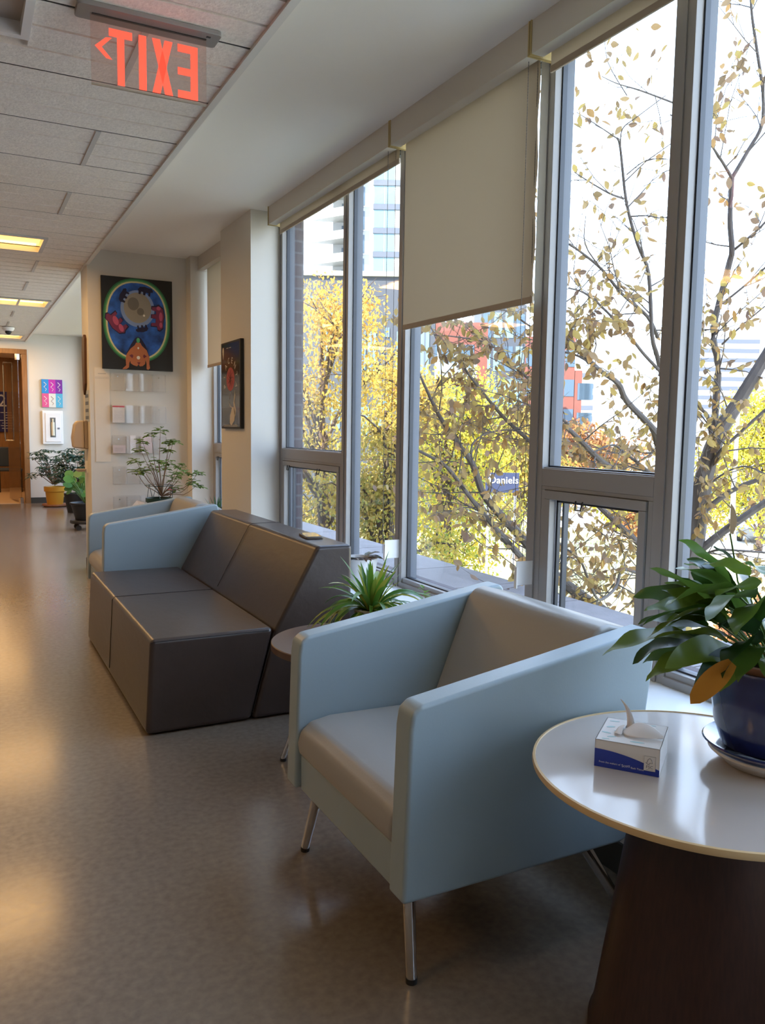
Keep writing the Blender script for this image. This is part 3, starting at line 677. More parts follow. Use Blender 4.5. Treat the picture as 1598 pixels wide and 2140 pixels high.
# white planter and small sprig on the sill
t = thing('white_planter', 'white planter with dried soil on the window sill behind the spider plant', 'planter', (1.93, 4.0, SZ+.0005))
MB().lathe([(.08, 0), (.10, .14), (.104, .15), (.098, .15), (.09, .13), (0, .13)], n=36).build('pot', WHITE, t, smooth=True)
MB().lathe([(.09, .135), (0, .15)], n=24).build('soil', SOIL, t)
f = MB()
for k in range(14):
    a = rnd.uniform(0, 2*PI); leaf(f, (math.cos(a)*.05, math.sin(a)*.05, .15), (math.cos(a), math.sin(a), rnd.uniform(0, .25)), rnd.uniform(.06, .13), .03)
f.build('dried_leaves', leafmat('dried_leaf', [(.06, .03, .02), (.15, .08, .04), (.05, .10, .04)], .1), t)
t = thing('ivy_sprig', 'small ivy sprig in a low glass dish on the sill right of the spider plant', 'potted plant', (1.97, 3.36, SZ+.0005))
MB().lathe([(.025, 0), (.03, .03), (.027, .03), (.02, .005), (0, .005)], n=20).build('dish', POTG, t, smooth=True)
f = MB()
for k in range(9):
    a = rnd.uniform(0, 2*PI); leaf(f, (0, 0, .03+.008*k), (math.cos(a), math.sin(a), .5), rnd.uniform(.03, .045), .02)
f.build('foliage', SHRUB, t)
# green-potted shrub by the racks
px, py, z0 = 1.47, 6.95, .5305
t = thing('potted_shrub', 'leggy variegated shrub in a dark green hanging pot below the wall racks', 'potted plant', (px, py, z0))
GPOT = flat('dark_green_plastic', (.012, .05, .04), .4)
MB().lathe([(.075, 0), (.10, .19), (.112, .192), (.112, .225), (.106, .225), (.10, .20), (0, .20)], n=36).build('pot', GPOT, t, smooth=True)
MB().lathe([(.10, .2), (0, .208)], n=24).build('soil', SOIL, t)
h = MB()
for k in range(3):
    a = 2.2+2*PI*k/3; h.tube([(.108*math.cos(a-.3), .108*math.sin(a-.3), .215), (.11*math.cos(a), .11*math.sin(a), .33), (.108*math.cos(a+.3), .108*math.sin(a+.3), .215)], .003, 5)
h.tube([(.115*math.cos(2*PI*k/24), .115*math.sin(2*PI*k/24), .33) for k in range(25)], .003, 5)
h.build('hanger_ring', GPOT, t, smooth=True)
st = MB(); f = MB()
def ptl(x, y, dy=0): return atY(x, y, py+dy)-Vector((px, py, z0))
base = ptl(338, 1037)
tips = [(335, 897, 0, 1), (316, 905, .1, 1), (297, 920, -.1, .5), (293, 938, .05, .4), (355, 922, .0, .6), (362, 921, .1, .6), (350, 940, .1, .6), (284, 962, -.1, .2), (285, 985, .05, 0), (300, 980, -.15, .1), (318, 975, .1, .3), (330, 960, -.1, .6),
        (375, 972, .1, .3), (385, 985, 0, .2), (372, 990, -.1, .2), (402, 1005, .0, -.4), (414, 988, .05, -.4), (412, 1012, -.05, -.5), (362, 1000, .1, .1), (350, 965, -.05, .5), (365, 1018, .1, -.2), (345, 975, .15, .4)]
for (x, y, dy, lift) in tips:
    tp_ = ptl(x, y, dy); mid = base.lerp(tp_, .5)+Vector((rnd.uniform(-.02, .02), 0, -.03+.03*lift))
    if lift < 0: mid = base.lerp(tp_, .6)+Vector((0, 0, -.05)); 
    pth = [base.lerp(mid, u/3)*(1)+Vector((0, 0, .01*math.sin(PI*u/3))) for u in range(3)]+[mid.lerp(tp_, u/3)+Vector((0, 0, -.012*math.sin(PI*u/3))) for u in range(4)]
    st.tube(pth, [.0045, .004, .0035, .003, .0025, .002, .0015], 6)
    for k in range(15):
        a = k*2.4; q = tp_+Vector((rnd.uniform(-.02, .02), rnd.uniform(-.03, .03), rnd.uniform(-.035, .01)))
        leaf(f, q, (math.cos(a), math.sin(a), rnd.uniform(-.3, .35)), rnd.uniform(.05, .08), rnd.uniform(.028, .042))
st.build('stems', STEM, t, smooth=True); f.build('foliage', SHRUB, t)
f = MB(); q = ptl(355, 1022)
for k in range(6): leaf(f, q, (math.cos(k), math.sin(k), -.3), .03, .015)
f.build('pink_flower', flat('pink_petal', (.65, .12, .14), .6), t)
# aloe on the recess sill
t = thing('aloe_plant', 'small spiky aloe on the recess sill left of the column', 'potted plant', (1.96, 6.93, SZ+.0005))
MB().lathe([(.04, 0), (.05, .08), (.046, .08), (0, .07)], n=24).build('pot', TERRA, t, smooth=True)
f = MB()
for k in range(12):
    a = k*2.39; el = rnd.uniform(.9, 1.4); blade(f, (0, 0, .07), (math.cos(a)*math.cos(el), math.sin(a)*math.cos(el), math.sin(el)), rnd.uniform(.12, .24), .016, .1, 6, 0, .3)
f.build('foliage', leafmat('aloe_leaf', [(.03, .09, .03), (.06, .14, .05)], .2), t)
# white tissue packet on the corner table
t = thing('tissue_packet', 'open white tissue packet left of the green pot in the corner', 'tissue box', (1.26, 6.9, .5305))
MB().box(-.11, .11, -.06, .06, 0, .13).build('packet', PAPER, t, bevel=.01)
f = MB()
f.add([(-.05, -.02, .13), (.05, -.02, .13), (.08, .0, .19), (.02, .02, .21), (-.02, .0, .17), (.05, .04, .13), (-.05, .04, .13)], [(0, 1, 2, 3, 4), (4, 3, 5, 6), (3, 2, 5)])
f.build('tissue', TIS, t)

def schefflera(parent, spread, zlo, zhi, n, r_):
    f = MB(); st = MB()
    for k in range(n):
        a = rnd.uniform(0, 2*PI); rr = spread*math.sqrt(rnd.random()); zt_ = rnd.uniform(zlo, zhi)-.12*rr
        tip = Vector((rr*math.cos(a), rr*math.sin(a), zt_)); b0 = Vector((.03*math.cos(a), .03*math.sin(a), zlo-.15))
        if k % 3 == 0: st.tube([b0, b0.lerp(tip, .55)+Vector((0, 0, .05)), tip], [.008, .006, .003], 5)
        for j in range(7):
            b = 2*PI*j/7+rnd.random()*.4; leaf(f, tip, (math.cos(b), math.sin(b), rnd.uniform(-.5, .1)), r_*rnd.uniform(.8, 1.2), r_*.36)
    st.build('stems', STEM, parent, smooth=True); f.build('foliage', SCHEF, parent)
t = thing('umbrella_plant', 'bushy umbrella plant in a yellow pot beside the glass door', 'potted plant', (1.365, 14.6, 0))
YPOT = flat('yellow_glazed_pot', (.62, .30, .03), .35)
MB().lathe([(.17, 0), (.20, .02), (.20, .045), (.15, .03), (0, .03)], n=32).build('saucer', TERRA, t, smooth=True)
MB().lathe([(.125, .03), (.150, .25), (.168, .255), (.172, .335), (.160, .335), (.15, .30), (0, .30)], n=36).build('pot', YPOT, t, smooth=True)
MB().lathe([(.155, .305), (0, .31)], n=24).build('soil', SOIL, t)
schefflera(t, .40, .52, .98, 75, .10)
t = thing('umbrella_plant', 'umbrella plant with broad leaves in the alcove behind the black pot', 'potted plant', (1.56, 13.5, 0))
MB().lathe([(.12, 0), (.17, .30), (.16, .30), (.15, .28), (0, .28)], n=32).build('pot', BLACK, t, smooth=True)
schefflera(t, .28, .50, 1.02, 75, .12)
t = thing('pilea_plant', 'round-leaved plant in a black pot on a wheeled stand by the wall corner', 'potted plant', (1.42, 11.2, .13))
MB().lathe([(.13, 0), (.185, .20), (.20, .205), (.20, .225), (.185, .225), (.17, .20), (0, .20)], n=36).build('pot', BLACK, t, smooth=True)
MB().lathe([(.175, .2), (0, .205)], n=24).build('soil', SOIL, t)
f = MB(); st = MB()
for k in range(30):
    a = rnd.uniform(0, 2*PI); rr = .24*math.sqrt(rnd.random()); zz = rnd.uniform(.28, .62); tip = Vector((rr*math.cos(a), rr*math.sin(a), zz))
    st.tube([(0, 0, .2), Vector((0, 0, .2)).lerp(tip, .5)+Vector((0, 0, .05)), tip], .004, 5)
    nrm = Vector((rnd.uniform(-.6, .2), rnd.uniform(-1, -.2), rnd.uniform(.1, .8))).normalized(); u = nrm.orthogonal().normalized(); v = nrm.cross(u); R_ = rnd.uniform(.045, .07)
    f.add([tip+u*R_*math.cos(2*PI*j/14)+v*R_*math.sin(2*PI*j/14) for j in range(14)]+[tip], [(j, (j+1) % 14, 14) for j in range(14)])
st.build('stems', GSTEM, t, smooth=True); f.build('foliage', PILEA, t)
t = thing('plant_caddy', 'black wheeled plant stand under the black pot', 'plant stand', (1.42, 11.2, 0))
MB().lathe([(.19, .085), (.20, .095), (.20, .115), (.19, .128), (0, .128)], n=36).build('tray', BLACK, t, smooth=True)
for k in range(4):
    a = PI/4+k*PI/2; c_, s_ = .15*math.cos(a), .15*math.sin(a)
    MB().cyl((c_, s_-.012, .035), (c_, s_+.012, .035), .035).cyl((c_, s_, .05), (c_, s_, .09), .008).build('caster', RUB, t, smooth=True)

# ---------------------------------------------------------------- things on the painting wall
K = YP/7.55
PX0, PX1, PZ0, PZ1 = 1.118*K, 1.727*K, 1.862, 2.675
t = thing('painting', 'painting of a grey moon in a blue oval with bears on black, above the racks', 'painting', ((PX0+PX1)/2, YP-.002, (PZ0+PZ1)/2))
Wp, Hp = (PX1-PX0), (PZ1-PZ0)
MB().box(-Wp/2, Wp/2, -.035, 0, -Hp/2, Hp/2).build('canvas', BLACK, t)
pc = {k: flat('paint_'+k, v, .55) for k, v in dict(green=(.02, .16, .06), lgreen=(.09, .33, .12), cream=(.62, .60, .34), moon=(.30, .29, .25), halo=(.22, .33, .62), plum=(.20, .03, .09), pink=(.52, .10, .20), navy=(.012, .012, .05), skin=(.45, .15, .06), skind=(.16, .03, .05), white=(.8, .78, .72), jade=(.08, .38, .16), moond=(.17, .165, .15)).items()}
pc['blue'] = mat('paint_blue', (.02, .10, .42), .55, var=.75, vscale=9)
keys = list(pc)
pa = MB(); lvl = [0]
def P2(u, v): return ((u-.5)*Wp, (.5-v)*Hp)
def poly(k, pts):
    lvl[0] += 1; y = -.035-.00012*lvl[0]; pa.m(keys.index(k)); q = [P2(*p_) for p_ in pts]
    pa.add([(a, y, b) for a, b in q], [tuple(range(len(q)))])
def ell(cx, cy, rx, ry, n=44, pw=2.0, rot=0):
    o_ = []
    for i in range(n):
        a = 2*PI*i/n; c_, s_ = math.cos(a), math.sin(a); u = rx*abs(c_)**(2/pw)*(1 if c_ > 0 else -1); v = ry*abs(s_)**(2/pw)*(1 if s_ > 0 else -1)
        o_.append((cx+u*math.cos(rot)-v*math.sin(rot), cy+u*math.sin(rot)+v*math.cos(rot)))
    return [(min(.999, max(.001, a)), min(.999, max(.001, b))) for a, b in o_]
poly('green', ell(.49, .46, .475, .455, pw=2.3)); poly('lgreen', ell(.49, .46, .455, .44, pw=2.3)); poly('cream', ell(.49, .46, .435, .425, pw=2.3)); poly('blue', ell(.49, .46, .412, .408, pw=2.3))
poly('halo', ell(.50, .33, .24, .20)); poly('moon', ell(.50, .32, .195, .165)); poly('moond', ell(.44, .28, .08, .07)); poly('moond', ell(.54, .36, .05, .04)); poly('white', ell(.59, .40, .015, .012))
def rotpts(pts, cx, cy, a, s=1): return [(cx+s*(x*math.cos(a)-y*math.sin(a)), cy+s*.8*(x*math.sin(a)+y*math.cos(a))) for x, y in pts]
bear = [(-.16, .0), (-.12, -.06), (-.02, -.085), (.08, -.07), (.13, -.075), (.17, -.03), (.16, .0), (.12, .01), (.12, .09), (.08, .09), (.075, .03), (.02, .03), (.015, .09), (-.03, .09), (-.04, .03), (-.08, .03), (-.09, .09), (-.13, .09), (-.14, .03)]
poly('navy', rotpts(bear, .305, .20, -1.1+PI*1.0+PI, .62)); poly('navy', rotpts(bear, .61, .13, .15, .66)); poly('navy', rotpts(bear, .56, .545, PI-.15, .55))
poly('navy', rotpts(bear, .20, .50, -2.3, 1.14)); poly('plum', rotpts(bear, .20, .50, -2.3, 1.02)); poly('pink', ell(.19, .475, .035, .055, rot=-.6)); poly('pink', ell(.265, .55, .03, .045, rot=-.6))
poly('navy', rotpts(bear, .79, .41, 1.62, 1.14)); poly('plum', rotpts(bear, .79, .41, 1.62, 1.02)); poly('pink', ell(.83, .40, .025, .05)); poly('pink', ell(.83, .49, .022, .03)); poly('pink', ell(.80, .31, .03, .02))
poly('navy', [(.33, .83), (.40, .72), (.46, .65), (.50, .635), (.54, .65), (.60, .72), (.66, .85)])
poly('skin', [(.47, .70), (.53, .70), (.55, .73), (.62, .78), (.66, .86), (.655, .93), (.665, .975), (.64, .995), (.615, .985), (.615, .93), (.60, .88), (.595, .93), (.56, .955), (.52, .96), (.50, .94), (.48, .96), (.43, .95), (.39, .93), (.385, .90), (.37, .93), (.365, .975), (.33, .995), (.27, .998), (.29, .98), (.325, .955), (.32, .88), (.335, .83), (.39, .77), (.45, .73)])
poly('skind', [(.37, .845), (.41, .83), (.43, .845), (.415, .875)]); poly('skind', [(.62, .845), (.58, .825), (.565, .845), (.58, .87)]); poly('skin', ell(.50, .86, .07, .06)); poly('white', ell(.50, .865, .025, .02, n=10)); poly('jade', ell(.50, .675, .024, .028)); poly('white', ell(.50, .76, .012, .012)); poly('skind', [(.48, .915), (.53, .915), (.505, .945)])
pa.build('painted_design', [pc[k] for k in keys], t)
# notice strip and racks
t = thing('notice_sheet', 'tall pale notice sheet on the wall left of the clear racks', 'notice', (1.137, YP-.001, 1.45))
MB().box(-.065, .065, -.003, 0, -.42, .42).build('sheet', flat('cream_sheet', (.80, .74, .64), .5), t)
MB().box(-.035, .035, -.0035, -.003, .365, .37).box(-.06, .06, -.0035, -.003, .335, .337).box(-.06, .06, -.0035, -.003, .325, .327).build('print', flat('grey_print', (.45, .42, .38), .5), t)
RX0, RX1 = 1.187*K, 1.664*K
tops = [1.835, 1.545, 1.27, .99, .72]
names = ['top clear acrylic leaflet rack, empty, just below the painting', 'second clear acrylic leaflet rack from the top, holding a red-headed leaflet', 'middle clear acrylic leaflet rack holding pinkish leaflets', 'fourth clear acrylic leaflet rack from the top, behind the shrub', 'lowest clear acrylic leaflet rack, beside the tissue packet']
Wr = RX1-RX0
rk = None
for i, zt_ in enumerate(tops):
    loc = (RX0, YP-.0005, zt_-.165)
    if rk is None:
        rk = thing('leaflet_rack', names[i], 'leaflet rack', loc, 0)
        MB().box(0, Wr, -.003, 0, 0, .165).build('back_panel', PLEX, rk)
        for k in range(4):
            a = k*Wr/4
            MB().box(a+.002, a+Wr/4-.002, -.042, -.039, 0, .155).box(a+.002, a+Wr/4-.002, -.039, -.003, 0, .004).box(a+.002, a+.005, -.039, -.003, 0, .155).box(a+Wr/4-.005, a+Wr/4-.002, -.039, -.003, 0, .155).build('pocket', PLEX, rk)
        for q in (.06, Wr-.06): MB().cyl((q, -.006, .13), (q, -.003, .13), .006).build('screw', CHROME, rk)
    else: dup(rk, loc, label=names[i])
def leaflet(lab, ri, k, h, w_, m_, red=False, tilt=0):
    t = thing('leaflet', lab, 'leaflet', (RX0+Wr/4*(k+.5), YP-.022, tops[ri]-.160))
    MB().box(-w_/2, w_/2, -.004, .002, 0, h).build('paper', m_, t)
    if red: MB().box(-w_/2, w_/2, -.0046, -.004, h-.018, h-.004).build('red_header', flat('leaflet_red', (.55, .03, .05), .5), t)
    g = MB()
    for j in range(6): g.box(-w_*.38, w_*.3, -.0045, -.004, h*.2+j*h*.09, h*.2+j*h*.09+.002)
    g.build('print', flat('leaflet_ink', (.55, .45, .43), .6), t)
leaflet('white leaflet with red header in the second rack from the top', 1, 0, .155, .105, PAPER, True)
leaflet('low pinkish leaflet at the left of the middle rack', 2, 0, .07, .11, PAPERP)
leaflet('tall white leaflet in the second pocket of the middle rack', 2, 1, .16, .05, PAPER)
leaflet('tall pinkish leaflet in the third pocket of the middle rack', 2, 2, .15, .10, PAPERP)
# return face: hanging ornament, laminated notice, sanitizer dispenser
t = thing('wall_hanging', 'dark carved wall hanging seen edge-on on the wall corner', 'wall hanging', (XC, 7.92, 1.93))
MB().prism([(7.82-7.92, .20), (-.05, .24), (.05, .22), (.09, .10), (.06, -.25), (.0, -.30), (-.07, -.2)], 0, -.022, 0).build('board', flat('dark_carving', (.09, .04, .02), .5), t, bevel=.004)
t = thing('notice', 'laminated grey and white notice above the dispenser on the wall corner', 'notice', (XC, 7.86, 1.53))
MB().box(-.004, 0, -.12, .12, -.14, .14).build('sheet', flat('notice_blue_grey', (.45, .52, .60), .4), t)
g = MB()
for j in range(4): g.box(-.0046, -.004, -.10, .10, -.12+j*.065, -.12+j*.065+.03)
g.build('print', flat('notice_ink', (.12, .16, .25), .5), t)
t = thing('soap_dispenser', 'beige wall-mounted hand sanitizer dispenser on the wall corner', 'dispenser', (XC, 7.93, 1.14))
MB().box(-.03, 0, -.075, .075, 0, .26).build('back_plate', flat('dispenser_grey', (.32, .26, .22), .4), t, bevel=.008)
MB().prism([(-.03, 0), (-.125, .01), (-.135, .10), (-.115, .22), (-.09, .255), (-.03, .26)], 1, -.07, .07).build('cover', flat('dispenser_beige', (.56, .46, .35), .35), t, bevel=.015, seg=4)
t = thing('drip_tray', 'small curved plastic drip tray under the dispenser on the wall corner', 'drip tray', (XC, 7.93, .93))
MB().lathe([(.03, 0), (.055, .025), (.05, .025), (0, .004)], -.06, 0, 20).build('tray', flat('dispenser_tray', (.6, .5, .4), .4), t, smooth=True)
MB().box(-.02, 0, -.03, .03, -.01, .10).build('bracket', WHITE, t, bevel=.004)
# poster on the column
t = thing('poster', 'black framed poster with a red disc and curved lettering, on the column', 'poster', (1.88, 6.152, 1.678))
fw, fh = .50, .665
MB().box(-.028, 0, -fw/2, fw/2, -fh/2, fh/2).build('frame', BLACK, t, bevel=.002, seg=1)
MB().box(-.0285, -.028, -fw/2+.02, fw/2-.02, -fh/2+.015, fh/2-.015).build('sheet', mat('poster_black', (.035, .036, .034), .15, coat=.3), t)
def PF(y, z): return (-.0288, -y, z)    # seen from the room: right is towards the camera (-Y)
pd = MB(); RED, CRM = flat('poster_red', (.42, .06, .06), .5), flat('poster_cream', (.62, .55, .46), .5)
n = 40; R0 = .105
pd.add([(-.0288, R0*math.cos(2*PI*i/n), .045+R0*.85*math.sin(2*PI*i/n)) for i in range(n)], [tuple(range(n))])
pd.m(1)
MR = Matrix(((0, 0, -1, 0), (-1, 0, 0, 0), (0, 1, 0, 0), (0, 0, 0, 1)))   # text x -> -Y, y -> Z, normal -> -X
for i, ch in enumerate('PLACENTA'):
    a = math.radians(200-220*i/7); R1 = .155
    pd.text(ch, Matrix.Translation((-.0290, -R1*math.cos(a), .045+R1*.92*math.sin(a))) @ MR @ Matrix.Rotation(a-PI/2, 4, 'Z'), .066)
pd.tube([PF(.0, -.055), PF(-.02, -.10), PF(-.03, -.14), PF(0, -.165), PF(.04, -.17)], .0022, 4)
for pts in ([(.11, -.04), (.125, -.08), (.10, -.13), (.14, -.19), (.12, -.24), (.09, -.20), (.075, -.135), (.10, -.09)],
            [(.04, -.17), (.09, -.17), (.12, -.22), (.10, -.27), (.05, -.295), (.02, -.31), (-.02, -.29), (-.01, -.23), (.02, -.20)]):
    pd.add([(-.0290, -a, b) for a, b in pts], [tuple(range(len(pts)))])
pd.box(-.0292, -.0288, -.18, .18, -.287-.02, -.284-.02).box(-.0292, -.0288, -.17, .17, -.297-.02, -.294-.02)
pd.box(-.0292, -.0288, -.02, .03, .283, .287).box(-.0292, -.0288, .05, .10, .283, .287)
pd.add([(-.0290, .19+.022*math.cos(2*PI*i/16), .27+.028*math.sin(2*PI*i/16)) for i in range(16)], [tuple(range(16))])
pd.add([(-.0290, .17, .25), (-.0290, .21, .25), (-.0290, .19, .20)], [(0, 1, 2)])
pd.m(2)
for k in range(9):
    a = 2*PI*k/9; pd.tube([(-.0290, 0, .045), (-.0290, .05*math.cos(a), .045+.045*math.sin(a)), (-.0290, .08*math.cos(a+.3), .045+.07*math.sin(a+.3))], [.004, .0025, .001], 4)
pd.build('printed_design', [RED, CRM, flat('poster_dark_red', (.12, .02, .02), .5)], t)

# ---------------------------------------------------------------- far wall
def fw_(x): return x
t = thing('art_board', 'six-panel blue, pink and purple art board on the far wall', 'art board', (1.425, YF, 1.90))
MB().box(-.168, .168, -.04, 0, -.24, .24).build('board', flat('board_edge', (.10, .30, .45), .4), t)
cols = [[(.03, .28, .72), (.55, .03, .42), (.20, .02, .34)], [(.72, .10, .28), (.78, .76, .68), (.10, .45, .66)]]
for r_ in range(2):
    for c_ in range(3):
        x0 = -.166+c_*.1107; zz = .002 if r_ == 0 else -.238
        q = MB().box(x0, x0+.1107, -.043, -.04, zz, zz+.236); q.m(1)
        xm = x0+.055; zm = zz+.118
        q.tube([(xm-.02, -.044, zm+.07), (xm+.02, -.044, zm+.03), (xm-.02, -.044, zm-.01), (xm+.02, -.044, zm-.05), (xm, -.044, zm-.08)], .006, 5)
        q.build('panel', [flat('panel_%d%d' % (r_, c_), cols[r_][c_], .4), PAPER if (r_, c_) != (1, 1) else flat('panel_taupe', (.35, .25, .2), .5)], t)
t = thing('fire_extinguisher_cabinet', 'white recessed extinguisher cabinet below the colourful art board', 'extinguisher cabinet', (1.42, YF, 1.315))
MB().box(-.168, .168, -.06, -.005, -.29, .29).build('cabinet', WHITE, t, bevel=.012)
MB().box(-.12, .13, -.072, -.061, -.25, .25).build('door', WHITE, t, bevel=.006)
MB().box(-.045, .045, -.0735, -.072, -.17, .17).build('window', flat('cabinet_window', (.16, .16, .15), .15), t)
MB().cyl((0, -.078, -.14), (0, -.078, .09), .028).cyl((0, -.078, .09), (0, -.078, .15), .012).build('extinguisher', flat('cream_cylinder', (.72, .66, .50), .4), t, smooth=True)
MB().box(.075, .11, -.08, -.072, -.03, .0).build('latch', flat('latch_grey', (.2, .22, .26), .3), t)
# door frame, glass door
d = sempty('door_1', (0, YF, 0))
MB().box(.955, 1.04, -.03, -.002, 0, 2.5499).box(-1.05, 1.04, -.03, -.002, 2.55, 2.63).box(-1.05, -.95, -.03, -.002, 0, 2.5499).box(.955, 1.018, -.002, .16, 0, 2.5499).build('door_frame', OAK, d, bevel=.004, seg=1)
d2 = sempty('door_2', (.90, YF-.02, 0)); d2.rotation_euler = (0, 0, math.radians(9))
MB().box(-.006, .006, .02, .92, .03, 2.50).build('glass_leaf', thin_glass('door_glass', (.86, .84, .80), 1.5, .06, (.3, .22, .15)), d2)
MB().box(-.025, .025, 0, .12, .0, .10).box(-.025, .025, 0, .12, 2.45, 2.56).build('patch_fitting', STEEL, d2, bevel=.003)
for s_ in (-1, 1):
    MB().tube([(s_*.004, .80, 2.45), (s_*.07, .80, 2.45), (s_*.075, .80, 2.40), (s_*.075, .80, 1.12), (s_*.07, .80, 1.07), (s_*.004, .80, 1.07)], .014, 10).build('door_handle', STEEL, d2, smooth=True)
t = thing('lobby_sign', 'dark navy floor sign with a large 2 on the wood wall beyond the glass door', 'sign', (.62, 18.99, 1.62))
MB().box(-.47, .47, -.03, 0, -.42, .42).build('board', NAVY, t, bevel=.004)
g = MB(); TX = Matrix.Rotation(PI/2, 4, 'X')
g.text('2', Matrix.Translation((.17, -.031, .22)) @ TX, .36)
for j, (xx, ww) in enumerate(((.24, .22), (.27, .16), (.28, .18), (.22, .24), (.26, .2), (.24, .22), (.25, .2))): g.box(xx-ww/2, xx+ww/2, -.032, -.030, -.02-j*.055, -.008-j*.055)
g.build('sign_lettering', flat('sign_white', (.5, .52, .62), .4), t)
t = thing('lobby_chair', 'dark blue waiting chair beyond the glass door', 'chair', (.86, 18.1, 0))
MB().box(-.22, .22, -.2, .2, .42, .48).build('seat', flat('chair_blue', (.03, .05, .09), .5), t, bevel=.02)
MB().box(-.22, .22, .18, .23, .50, .90).build('backrest', flat('chair_blue2', (.03, .05, .09), .5), t, bevel=.02)
for sx_ in (-.2, .2):
    for sy_ in (-.18, .2): MB().cyl((sx_, sy_, 0), (sx_, sy_, .44 if sy_ < 0 else .85), .012).build('leg', BLACK, t)
l = bpy.data.lights.new('lobby_light_lamp', 'AREA'); l.size = 1.2; l.energy = 14; l.color = (1, .72, .42)
t = thing('lobby_ceiling_light', 'square warm ceiling light of the lobby beyond the glass door', 'ceiling light', (.1, 17.2, 2.75))
MB().box(-.6, .6, -.6, .6, -.02, 0).build('lens', LENS, t)
o = bpy.data.objects.new('lamp', l); C.objects.link(o); o.parent = t; o.location = (0, 0, -.03)

# ---------------------------------------------------------------- exterior
GZ = -4.0
GRASS = mat('autumn_lawn', (.42, .36, .14), .95, bump=.5, bscale=6, var=.35, vscale=1.5)
PAVE = mat('pale_pavement', (.60, .55, .48), .8, var=.08, vscale=.6)
ASPH = mat('asphalt', (.20, .20, .21), .9, var=.1, vscale=2)
struct('ground_lawn', MB().box(2.4, 60, -40, 90, GZ-.3, GZ), GRASS)
struct('ground_street', MB().box(60, 420, -300, 420, GZ-.3, GZ), PAVE)
mb = MB(); mb.box(30, 60, -10, 120, GZ, GZ+.03); struct('ground_path', mb, PAVE)
struct('ground_sidewalk', MB().box(9.0, 17.5, -30, 14, GZ, GZ+.02), PAVE)
# terrace slab outside the windows
tm = MB(); ys = [-2.6, -1.4, -.2, 1.0, 1.7, 2.6, 3.3, 4.0, 4.65, 5.42, 6.6, 7.8, 9, 10.2, 11.4, 12.6, 13.8, 15.3]
for a, b in zip(ys[:-1], ys[1:]): tm.box(2.455, 3.50, a+.006, b-.006, .22, .28)
struct('terrace_paving', tm, CONC); struct('terrace_base', MB().box(2.455, 3.46, -2.6, 15.3, -.2, .22), flat('terrace_side', (.2, .18, .17), .9))

NP = np.random.default_rng(5)
def leafcloud(name, pts, size, m, parent, flatness=.0, hang=False):
    """many separate small leaves, one mesh: pointed ovals folded on the midrib"""
    n = len(pts); P = np.asarray(pts, float)
    d = NP.normal(size=(n, 3)); 
    if hang: d[:, 2] = -np.abs(d[:, 2])*1.2-.2
    d /= np.linalg.norm(d, axis=1)[:, None]
    q = NP.normal(size=(n, 3)); s = np.cross(d, q); s /= np.linalg.norm(s, axis=1)[:, None]; u = np.cross(s, d)
    L = (size*NP.uniform(.7, 1.25, n))[:, None]; Wd = L*.27*NP.uniform(.8, 1.15, n)[:, None]
    curl = L*NP.uniform(-.12, .2, n)[:, None]
    def pt(t, w_, sg): return P+d*L*t+s*Wd*(w_*sg)+u*(Wd*.35*w_+curl*t*t)
    cols_ = [P]+[pt(t, w_, 1) for t, w_ in ((.16, .62), (.40, 1.0), (.68, .80), (.88, .36))]+[P+d*L+u*curl]+[pt(t, w_, -1) for t, w_ in ((.88, .36), (.68, .80), (.40, 1.0), (.16, .62))]
    V = np.stack(cols_, 1).reshape(-1, 3)
    k = (np.arange(n)*10)[:, None]
    F = np.concatenate([k+np.array([[0, 5, 4, 3, 2, 1]]), k+np.array([[0, 9, 8, 7, 6, 5]])], 0); T = np.zeros((0, 3), int)
    me = bpy.data.meshes.new(name); me.vertices.add(len(V)); me.vertices.foreach_set('co', V.ravel())
    nl = F.size; me.loops.add(nl); me.loops.foreach_set('vertex_index', F.ravel())
    me.polygons.add(len(F)); st_ = np.arange(len(F))*6; me.polygons.foreach_set('loop_start', st_.astype(np.int32))
    me.update(calc_edges=True); me.validate(); me.materials.append(m)
    o = bpy.data.objects.new(name, me); C.objects.link(o); o.parent = parent; return o
BARK = mat('grey_bark', (.13, .11, .10), .9, bump=.8, bscale=30, var=.2, vscale=12, stretch=(1, 1, .3))
BARK2 = mat('brown_bark', (.06, .04, .03), .9, var=.2, vscale=8)
LBROWN = leafmat('autumn_brown_leaf', [(.19, .12, .09), (.46, .32, .10), (.27, .17, .12), (.54, .39, .11), (.38, .25, .12), (.46, .25, .08)], .45, .6)
LGOLD = leafmat('golden_leaf', [(.18, .22, .05), (.46, .34, .06), (.34, .25, .07), (.62, .38, .06), (.46, .22, .05), (.68, .36, .08)], .5, .6, zmix=(4.2, 10.5))
LGREENY = leafmat('yellow_green_leaf', [(.18, .24, .05), (.50, .42, .05), (.28, .32, .05), (.68, .45, .04), (.40, .37, .05)], .5, .6)
LRED = leafmat('russet_leaf', [(.28, .11, .04), (.34, .18, .05), (.24, .08, .045)], .4, .6)

